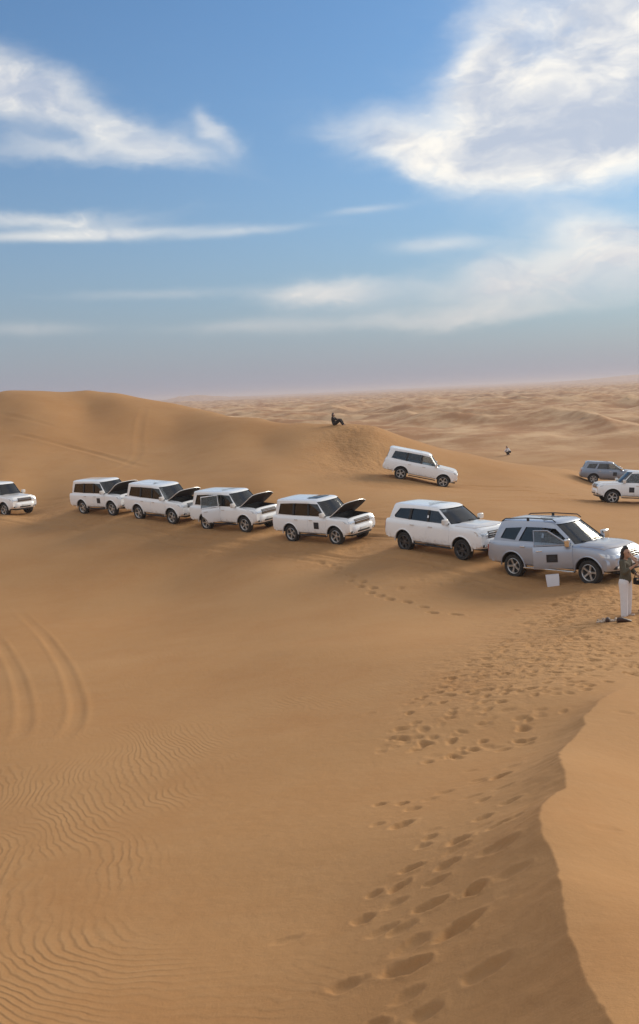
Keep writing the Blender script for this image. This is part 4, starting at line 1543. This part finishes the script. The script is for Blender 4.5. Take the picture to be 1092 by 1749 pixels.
build_car(RUN, 'dark grey car behind the white car at the right edge', 24.3, 73.5, rad(-14), sign=-1)


# ------------------------------------------------------------------ people
def skin_mesh(name, joints, edges, root, mat, vox=.012, it=4):
    """joints: name -> (x, y, z, radius) or (x, y, z, half width, half depth); tapered limbs grown
    between the joints and fused by a voxel remesh into one continuous surface"""
    bm = bmesh.new()

    def ring(p, d, j):
        if len(j) > 4:
            return [(p[0] + j[4] * math.cos(t), p[1] + j[3] * math.sin(t), p[2]) for t in [2 * math.pi * k / 14 for k in range(14)]]
        return None
    for k, j in joints.items():
        r_ = bmesh.ops.create_icosphere(bm, subdivisions=2, radius=1.0)
        rx, ry = (j[4], j[3]) if len(j) > 4 else (j[3], j[3])
        rz = min(rx, ry)
        for v in r_['verts']:
            v.co = Vector((v.co.x * rx + j[0], v.co.y * ry + j[1], v.co.z * rz + j[2]))
    for a_, b_ in edges:
        ja, jb = joints[a_], joints[b_]
        pa_, pb_ = Vector(ja[:3]), Vector(jb[:3])
        d = (pb_ - pa_)
        if d.length < 1e-4:
            continue
        d.normalize()
        rings = []
        for p_, j in ((pa_, ja), (pb_, jb)):
            if len(ja) > 4 and len(jb) > 4 and abs(d.z) > .6:
                rings.append(ring(p_, d, j))
            else:
                up = Vector((0, 0, 1)) if abs(d.z) < .9 else Vector((1, 0, 0))
                x_ = (up - d * up.dot(d)).normalized()
                y_ = d.cross(x_)
                rr_ = min(j[3:]) if len(j) > 4 else j[3]
                rings.append([p_ + rr_ * (math.cos(t) * x_ + math.sin(t) * y_) for t in [2 * math.pi * k / 14 for k in range(14)]])
        loft(bm, rings)
    bmesh.ops.recalc_face_normals(bm, faces=bm.faces[:])
    me = bpy.data.meshes.new('tmp')
    bm.to_mesh(me)
    bm.free()
    ob = bpy.data.objects.new('tmp', me)
    COL.objects.link(ob)
    rm = ob.modifiers.new('fuse', 'REMESH')
    rm.mode = 'VOXEL'
    rm.voxel_size = vox
    sm_ = ob.modifiers.new('soften', 'SMOOTH')
    sm_.factor = .5
    sm_.iterations = it
    out = apply_mods(ob, name)
    bpy.data.objects.remove(ob)
    bpy.data.meshes.remove(me)
    out.materials.clear()
    for m in (mat if isinstance(mat, list) else [mat]):
        out.materials.append(m)
    out.shade_smooth()
    return out


def add_hand(J, E, side, wrist, dirv, palmup, curl):
    """five separate bent fingers rooted in the palm"""
    d = Vector(dirv).normalized()
    p = Vector(palmup).normalized()
    sd = d.cross(p).normalized()
    w = Vector(wrist)
    pm = w + d * .06
    J[side + 'palm'] = (*pm, .032, .018)
    E.append((side + 'wrist', side + 'palm'))
    for k, (off, ln) in enumerate(((-.030, .075), (-.010, .085), (.010, .080), (.030, .062))):
        a = pm + d * .035 + sd * off
        b = a + (d * math.cos(curl) + p * math.sin(curl)) * ln * .55
        c = b + (d * math.cos(2 * curl) + p * math.sin(2 * curl)) * ln * .5
        for nm, q, rr in (('a', a, .010), ('b', b, .0085), ('c', c, .007)):
            J['%sf%d%s' % (side, k, nm)] = (*q, rr)
        E += [(side + 'palm', '%sf%da' % (side, k)), ('%sf%da' % (side, k), '%sf%db' % (side, k)), ('%sf%db' % (side, k), '%sf%dc' % (side, k))]
    a = w + d * .035 - sd * .035
    b = a + (d * .7 - sd * .5 + p * .5).normalized() * .045
    J[side + 'ta'] = (*a, .011)
    J[side + 'tb'] = (*b, .009)
    E += [(side + 'palm', side + 'ta'), (side + 'ta', side + 'tb')]


def face_detail(me, head, fwd_, r):
    """nose, eye and lip relief on the head's surface; faces x direction fwd_"""
    h, f = Vector(head), Vector(fwd_).normalized()
    sdv = Vector((0, 0, 1)).cross(f).normalized()
    for v in me.vertices:
        q = v.co - h
        if q.length > r * 1.8 or q.dot(f) < 0:
            continue
        a, b = q.dot(sdv) / r, q.z / r
        v.co += f * r * .28 * math.exp(-((a / .16) ** 2 + ((b + .12) / .22) ** 2))
        for s in (-1, 1):
            v.co -= f * r * .09 * math.exp(-(((a - s * .36) / .16) ** 2 + ((b - .05) / .12) ** 2))
        v.co += f * r * .06 * math.exp(-((a / .3) ** 2 + ((b + .48) / .1) ** 2))
    for pl in me.polygons:
        q = pl.center - h
        if q.length > r * 1.8 or q.dot(f) < r * .4:
            continue
        a, b = q.dot(sdv) / r, q.z / r
        if min(abs(a - .36), abs(a + .36)) < .14 and abs(b - .05) < .1:
            pl.material_index = 1
        elif abs(a) < .26 and abs(b + .48) < .08:
            pl.material_index = 2


def sub_j(J, names, grow):
    out = {}
    for n_ in names:
        j = J[n_]
        g = grow[n_] if n_ in grow else grow['*']
        out[n_] = tuple(j[:3]) + tuple(q + g for q in j[3:])
    return out


def sand_z(x, y):
    return float(base_height(np.array([x]), np.array([y]))[0])


def standing(label, x, y, face, hairmat, topmat, legmat, pose, tall=1.0, long_hair=True, wide=True, shoes='tan'):
    """local frame: person looks along +x, z up, feet on z = 0"""
    J, E = {}, []
    J['pelvis'] = (0, 0, .95, .135, .115)
    J['waist'] = (.01, 0, 1.08, .115, .095)
    J['chest'] = (.0, 0, 1.27, .135, .105)
    J['neck0'] = (-.01, 0, 1.42, .065)
    J['neck'] = (.0, 0, 1.48, .05)
    hd = pose['head']
    J['chin'] = (hd[0] + .02, hd[1], hd[2] - .06, .075, .07)
    J['head'] = (hd[0], hd[1], hd[2] + .03, .092, .082)
    J['crown'] = (hd[0] - .01, hd[1], hd[2] + .09, .07, .065)
    E += [('pelvis', 'waist'), ('waist', 'chest'), ('chest', 'neck0'), ('neck0', 'neck'), ('neck', 'chin'), ('chin', 'head'), ('head', 'crown')]
    for s, n_ in ((1, 'l'), (-1, 'r')):
        ar = pose[n_ + 'arm']
        J[n_ + 'sho'] = (0, s * .165, 1.39, .058)
        J[n_ + 'elbow'] = (*ar[0], .042)
        J[n_ + 'fore'] = tuple((a * .6 + b * .4) for a, b in zip(ar[0], ar[1])) + (.040,)
        J[n_ + 'wrist'] = (*ar[1], .027)
        E += [('chest', n_ + 'sho'), (n_ + 'sho', n_ + 'elbow'), (n_ + 'elbow', n_ + 'fore'), (n_ + 'fore', n_ + 'wrist')]
        dv = Vector(ar[1]) - Vector(ar[0])
        add_hand(J, E, n_, ar[1], dv, ar[2], ar[3])
        lg = pose[n_ + 'leg']
        J[n_ + 'hip'] = (0, s * .09, .86, .098)
        J[n_ + 'knee'] = (*lg[0], .060)
        J[n_ + 'calf'] = tuple((a * .65 + b * .35) for a, b in zip(lg[0], lg[1])) + (.055,)
        J[n_ + 'ankle'] = (*lg[1], .038)
        J[n_ + 'heel'] = (lg[1][0] - .03, lg[1][1], .04, .036)
        J[n_ + 'toe'] = (lg[1][0] + .15, lg[1][1] + s * .02, .028, .034, .022)
        E += [('pelvis', n_ + 'hip'), (n_ + 'hip', n_ + 'knee'), (n_ + 'knee', n_ + 'calf'), (n_ + 'calf', n_ + 'ankle'), (n_ + 'ankle', n_ + 'heel'), (n_ + 'heel', n_ + 'toe')]
    for s_ in (-1, 1):
        J['ear%d' % s_] = (J['head'][0] - .01, J['head'][1] + s_ * .085, J['head'][2] - .02, .022)
    body = skin_mesh('person', J, E, 'pelvis', [MAT['skin'], MAT['eye'], MAT['lip']], .0085, 3)
    face_detail(body, (hd[0] + .0, hd[1], hd[2] + .01), (1, 0, 0), .095)
    p = thing('person', label, 'person', 'people standing beside the silver car', body, (x, y, sand_z(x, y) - .015))
    p.rotation_euler = (0, 0, face)
    p.scale = (tall,) * 3
    # trousers
    names = ['pelvis'] + [n_ + q for n_ in 'lr' for q in ('hip', 'knee', 'calf', 'ankle')]
    g = {'*': .02, 'pelvis': .018}
    if wide:
        for n_ in 'lr':
            g.update({n_ + 'hip': .022, n_ + 'knee': .034, n_ + 'calf': .036, n_ + 'ankle': .048})
    T = sub_j(J, names, g)
    for n_ in 'lr':
        a = T[n_ + 'ankle']
        T[n_ + 'hem'] = (a[0], a[1], .045) + a[3:]
    te = [e for e in E if e[0] in T and e[1] in T] + [(n_ + 'ankle', n_ + 'hem') for n_ in 'lr']
    part('trousers', skin_mesh('trousers', T, te, 'pelvis', MAT[legmat]), p)
    # top
    T = sub_j(J, ['waist', 'chest', 'neck0', 'lsho', 'rsho', 'lelbow', 'relbow', 'lfore', 'rfore'], {'*': .018, 'waist': .028, 'neck0': .0})
    T['hip'] = (0, 0, .93, .165, .145)
    T['waist2'] = T.pop('waist')
    te = [('hip', 'waist2'), ('waist2', 'chest'), ('chest', 'neck0')] + [(a, b) for a, b in (('chest', 'lsho'), ('lsho', 'lelbow'), ('lelbow', 'lfore'), ('chest', 'rsho'), ('rsho', 'relbow'), ('relbow', 'rfore'))]
    part('top', skin_mesh('top', T, te, 'chest', MAT[topmat]), p)
    # hair: cap plus lengths behind the shoulders
    hx, hy, hz = hd
    HJ = {'a': (hx - .02, hy, hz + .115, .075), 'b': (hx - .055, hy, hz + .05, .092, .085), 'c': (hx - .075, hy, hz - .05, .085, .07)}
    he = [('a', 'b'), ('b', 'c')]
    if long_hair:
        HJ.update({'d': (hx - .10, hy, hz - .17, .10, .06), 'e': (hx - .11, hy - .02, hz - .30, .095, .05), 'f': (hx - .10, hy - .03, hz - .40, .05, .035)})
        he += [('c', 'd'), ('d', 'e'), ('e', 'f')]
    part('hair', skin_mesh('hair', HJ, he, 'b', MAT[hairmat]), p)
    for n_ in 'lr':
        lg = pose[n_ + 'leg'][1]
        part('shoe', simple(lambda bm: rbox(bm, (lg[0] + .055, lg[1], .018), (.26, .09, .036), .015, seg=3), 'shoe', MAT[shoes]), p)
    return p


poseA = dict(head=(.03, 0, 1.60),
             rarm=((.10, -.24, 1.15), (.30, -.12, 1.33), (0, 1, 0), .7), larm=((.06, .25, 1.12), (.24, .16, 1.03), (0, -1, .3), .8),
             lleg=((.02, .125, .50), (-.01, .155, .09)), rleg=((.03, -.115, .50), (.05, -.135, .09)))
pa = standing('person in white trousers and olive top with long dark hair', 7.38, 21.2, rad(-46), 'hair', 'olive', 'whitecloth', poseA, 0.985, shoes='tan')
poseB = dict(head=(.02, 0, 1.60),
             rarm=((.12, -.24, 1.17), (.33, -.10, 1.34), (0, 1, 0), .7), larm=((.12, .25, 1.15), (.34, .14, 1.30), (0, -1, 0), .7),
             lleg=((.02, .10, .50), (.0, .11, .09)), rleg=((.01, -.10, .50), (.0, -.11, .09)))
pb = standing('person in a white top at the right picture edge facing the other', 8.12, 21.7, rad(172), 'brownhair', 'whitecloth', 'greycloth', poseB, 1.06, long_hair=False, wide=False, shoes='brownleather')


def on_person(p, q):
    return p.matrix_basis @ Vector(q)


def bag_mesh():
    bm = bmesh.new()
    rbox(bm, (0, 0, 0), (.20, .10, .17), .045, seg=3)
    tube(bm, [(-.08, 0, .07), (-.05, 0, .19), (0, 0, .23), (.05, 0, .19), (.08, 0, .07)], .009, 6)
    rbox(bm, (.03, -.052, .05), (.05, .012, .04), .004, mi=1)
    return finish(bm, 'shoulder_bag', [MAT['darkcloth'], MAT['chrome']])


bg_ = thing('hand_bag', 'small black bag held at the waist of the person in white trousers', 'bag', None, bag_mesh())
bg_.location = on_person(pa, (.27, .10, .90))
bg_.rotation_euler = (0, 0, rad(-46))
for P_, nm, q in ((pa, 'dark phone held up by the person in white trousers', (.40, -.045, 1.43)), (pb, 'dark phone held up by the person in the white top', (.44, .03, 1.42))):
    o = thing('mobile_phone', nm, 'phone', 'phones in hands', simple(lambda bm: rbox(bm, (0, 0, 0), (.011, .075, .155), .005), 'mobile_phone', [MAT['black']]))
    o.location = on_person(P_, q)
    o.rotation_euler = (0, rad(-12), P_.rotation_euler[2])


# a pair of pale sandals and a pair of dark shoes left on the sand
def sandal_mesh():
    bm = bmesh.new()
    out = []
    for k in range(16):
        a = 2 * math.pi * k / 16
        out.append((.13 * math.cos(a), (.045 + .008 * math.cos(a)) * math.sin(a)))
    loft(bm, [[(x, y, 0) for x, y in out], [(x, y, .028) for x, y in out]])
    tube(bm, [(.03, .045, .02), (.05, .03, .06), (.055, 0, .07), (.05, -.03, .06), (.03, -.045, .02)], .014, 6)
    tube(bm, [(-.07, .042, .02), (-.08, .03, .055), (-.085, 0, .065), (-.08, -.03, .055), (-.07, -.042, .02)], .010, 6)
    return finish(bm, 'sandal', MAT['tan'])


def shoe_mesh():
    bm = bmesh.new()
    rings = []
    for x, w, h in ((-.14, .030, .07), (-.12, .040, .10), (-.06, .042, .105), (0, .043, .085), (.06, .050, .06), (.11, .045, .045), (.14, .025, .03)):
        rings.append([(x, w * math.cos(a), max(0, h * .5 + h * .5 * math.sin(a))) for a in [2 * math.pi * i / 12 for i in range(12)]])
    loft(bm, rings)
    return finish(bm, 'shoe', MAT['brownleather'])


sm, hm = sandal_mesh(), shoe_mesh()
for nm, me, lab, x, y, a in (('sandal', sm, 'pale sandal on the sand, leftmost of the four cast-off shoes', 6.55, 20.40, .4),
                             ('shoe', hm, 'dark shoe on the sand between the two pale sandals', 6.70, 20.42, 1.2),
                             ('sandal', sm, 'pale sandal on the sand between the two dark shoes', 6.80, 20.36, -.3),
                             ('shoe', hm, 'dark shoe on the sand, nearest the standing person in white trousers', 6.98, 20.12, .15)):
    o = thing(nm, lab, 'shoe', 'shoes left on the sand', me, (x, y, sand_z(x, y) - .004))
    o.rotation_euler = (0, 0, a)
    o.scale = (1.25,) * 3


# white paper carrier bag against the silver car
def carrier():
    bm = bmesh.new()
    z0, z1, w0, w1, d0, d1 = 0, .40, .19, .215, .07, .085
    r0_ = [(-w0, -d0, z0), (w0, -d0, z0), (w0, 0, z0), (w0, d0, z0), (-w0, d0, z0), (-w0, 0, z0)]
    r1_ = [(-w1 * .95, -d1, .2), (w1 * .95, -d1, .2), (w1 * .93, 0, .2), (w1 * .95, d1, .2), (-w1 * .95, d1, .2), (-w1 * .93, 0, .2)]
    r2_ = [(-w1, -d1 * .8, z1), (w1, -d1 * .8, z1 - .015), (w1 * .93, 0, z1), (w1, d1 * .8, z1), (-w1, d1 * .8, z1), (-w1 * .93, 0, z1)]
    ins = [(x * .97, y * .93, z) for x, y, z in r2_]
    ins0 = [(x * .97, y * .93, .02) for x, y, z in r0_]
    loft(bm, [r0_, r1_, r2_, ins, ins0])
    return finish(bm, 'carrier_bag', MAT['paper'], 20)


cx, cy = 7.62, 28.72
cb = thing('paper_bag', 'white paper bag standing on the sand below the open silver car door', 'bag', None, carrier(), (cx, cy, sand_z(cx, cy) - .01))
cb.rotation_euler = (rad(-7), rad(-5), rad(-10))


# seated figure on the ridge and a crouching one far off
def posed(label, J, E, tops, legs, topmat, legmat, hairmat, x, y, face, g=None, grow=.02):
    for s_ in (-1, 1):
        J['ear%d' % s_] = (J['head'][0] - .01, J['head'][1] + s_ * .085, J['head'][2] - .02, .022)
    body = skin_mesh('person', J, E, 'pelvis', [MAT['skin'], MAT['eye'], MAT['lip']], .0085, 3)
    face_detail(body, Vector(J['head'][:3]) - Vector((0, 0, .02)), (1, 0, 0), .095)
    p = thing('person', label, 'person', g, body, (x, y, sand_z(x, y)))
    p.rotation_euler = (0, 0, face)
    for nm, names, mt, rt in (('trousers', legs, legmat, 'pelvis'), ('top', tops, topmat, 'chest')):
        T = sub_j(J, names, {'*': grow})
        part(nm, skin_mesh(nm, T, [e for e in E if e[0] in T and e[1] in T], rt, MAT[mt]), p)
    h = J['head'][:3]
    HJ = {'a': (h[0] - .02, h[1], h[2] + .09, .075), 'b': (h[0] - .05, h[1], h[2] + .02, .09), 'c': (h[0] - .07, h[1], h[2] - .08, .075)}
    part('hair', skin_mesh('hair', HJ, [('a', 'b'), ('b', 'c')], 'b', MAT[hairmat]), p)
    return p


LEG = [n_ + q for n_ in 'lr' for q in ('hip', 'knee', 'calf', 'ankle')]
ARM = [n_ + q for n_ in 'lr' for q in ('sho', 'elbow', 'fore')]


def limbs(E):
    for n_ in 'lr':
        E += [('pelvis', n_ + 'hip'), (n_ + 'hip', n_ + 'knee'), (n_ + 'knee', n_ + 'calf'), (n_ + 'calf', n_ + 'ankle'), (n_ + 'ankle', n_ + 'toe'),
              ('chest', n_ + 'sho'), (n_ + 'sho', n_ + 'elbow'), (n_ + 'elbow', n_ + 'fore'), (n_ + 'fore', n_ + 'wrist'), (n_ + 'wrist', n_ + 'palm')]
    return E


def sitting():
    J = dict(pelvis=(0, 0, .13, .15, .13), waist=(-.06, 0, .27, .13, .11), chest=(-.08, 0, .47, .15, .12), neck=(-.05, 0, .63, .055), chin=(-.01, 0, .70, .075), head=(-.03, 0, .78, .092), crown=(-.04, 0, .85, .065))
    for s, n_ in ((1, 'l'), (-1, 'r')):
        J[n_ + 'sho'] = (-.07, s * .17, .57, .06)
        J[n_ + 'elbow'] = (.14, s * .24, .42, .045)
        J[n_ + 'fore'] = (.26, s * .20, .44, .042)
        J[n_ + 'wrist'] = (.38, s * .12, .46, .03)
        J[n_ + 'palm'] = (.46, s * .08, .46, .035)
        J[n_ + 'hip'] = (.08, s * .10, .13, .11)
        J[n_ + 'knee'] = (.46, s * .15, .40, .075)
        J[n_ + 'calf'] = (.58, s * .14, .22, .065)
        J[n_ + 'ankle'] = (.70, s * .13, .03, .042)
        J[n_ + 'toe'] = (.86, s * .14, -.02, .035)
    E = limbs([('pelvis', 'waist'), ('waist', 'chest'), ('chest', 'neck'), ('neck', 'chin'), ('chin', 'head'), ('head', 'crown')])
    return posed('person in black sitting on the dune crest with knees drawn up', J, E, ['pelvis', 'waist', 'chest'] + ARM, ['pelvis'] + LEG, 'darkcloth', 'darkcloth', 'hair', 1.55, 73.9, rad(-18))


sitting().scale = (1.12,) * 3


def crouching():
    J = dict(pelvis=(-.15, 0, .38, .15, .13), waist=(-.05, 0, .50, .14, .12), chest=(.12, 0, .68, .16, .13), neck=(.24, 0, .82, .055), chin=(.30, 0, .86, .075), head=(.30, 0, .94, .092), crown=(.29, 0, 1.01, .065))
    for s, n_ in ((1, 'l'), (-1, 'r')):
        J[n_ + 'sho'] = (.16, s * .18, .74, .065)
        J[n_ + 'elbow'] = (.30, s * .24, .52, .048)
        J[n_ + 'fore'] = (.38, s * .20, .46, .042)
        J[n_ + 'wrist'] = (.46, s * .12, .42, .03)
        J[n_ + 'palm'] = (.53, s * .10, .40, .035)
        J[n_ + 'hip'] = (-.10, s * .11, .36, .11)
        J[n_ + 'knee'] = (.28, s * .17, .44, .075)
        J[n_ + 'calf'] = (.18, s * .16, .28, .065)
        J[n_ + 'ankle'] = (.06, s * .15, .07, .042)
        J[n_ + 'toe'] = (.22, s * .16, .02, .035)
    E = limbs([('pelvis', 'waist'), ('waist', 'chest'), ('chest', 'neck'), ('neck', 'chin'), ('chin', 'head'), ('head', 'crown')])
    return posed('distant person in a white top crouching on the sand beyond the ridge', J, E, ['pelvis', 'waist', 'chest'] + ARM, ['pelvis'] + LEG, 'whitecloth', 'darkcloth', 'hair', CROUCH[0], CROUCH[1], rad(200), grow=.035)


CROUCH = (27.6, 127.5)
crouching().scale = (1.2,) * 3

# ------------------------------------------------------------------ haze over the plain
def build_haze():
    zlo, zhi = HAZE_Z
    bm = bmesh.new()
    rbox(bm, (0, 0, (zlo + zhi) / 2), (18600, 18600, zhi - zlo), 0)
    me = bpy.data.meshes.new('haze')
    bmesh.ops.recalc_face_normals(bm, faces=bm.faces[:])
    bm.to_mesh(me)
    bm.free()
    m = bpy.data.materials.new('dusty_air')
    m.use_nodes = True
    nt = m.node_tree
    nt.nodes.remove(nt.nodes['Principled BSDF'])
    pv = nt.nodes.new('ShaderNodeVolumePrincipled')
    pv.inputs['Color'].default_value = (0.62, 0.60, 0.66, 1)
    pv.inputs['Density'].default_value = 0.00034
    pv.inputs['Anisotropy'].default_value = 0.2
    nt.links.new(pv.outputs[0], nt.nodes['Material Output'].inputs['Volume'])
    me.materials.append(m)
    o = bpy.data.objects.new('haze', me)
    o['kind'] = 'stuff'
    link(o)


zmm = np.empty(len(ground.data.vertices) * 3, np.float32)
ground.data.vertices.foreach_get('co', zmm)
HAZE_Z = (float(zmm[2::3].min()) - 1.0, max(float(zmm[2::3].max()), CAM_Z) + 2.0)
build_haze()
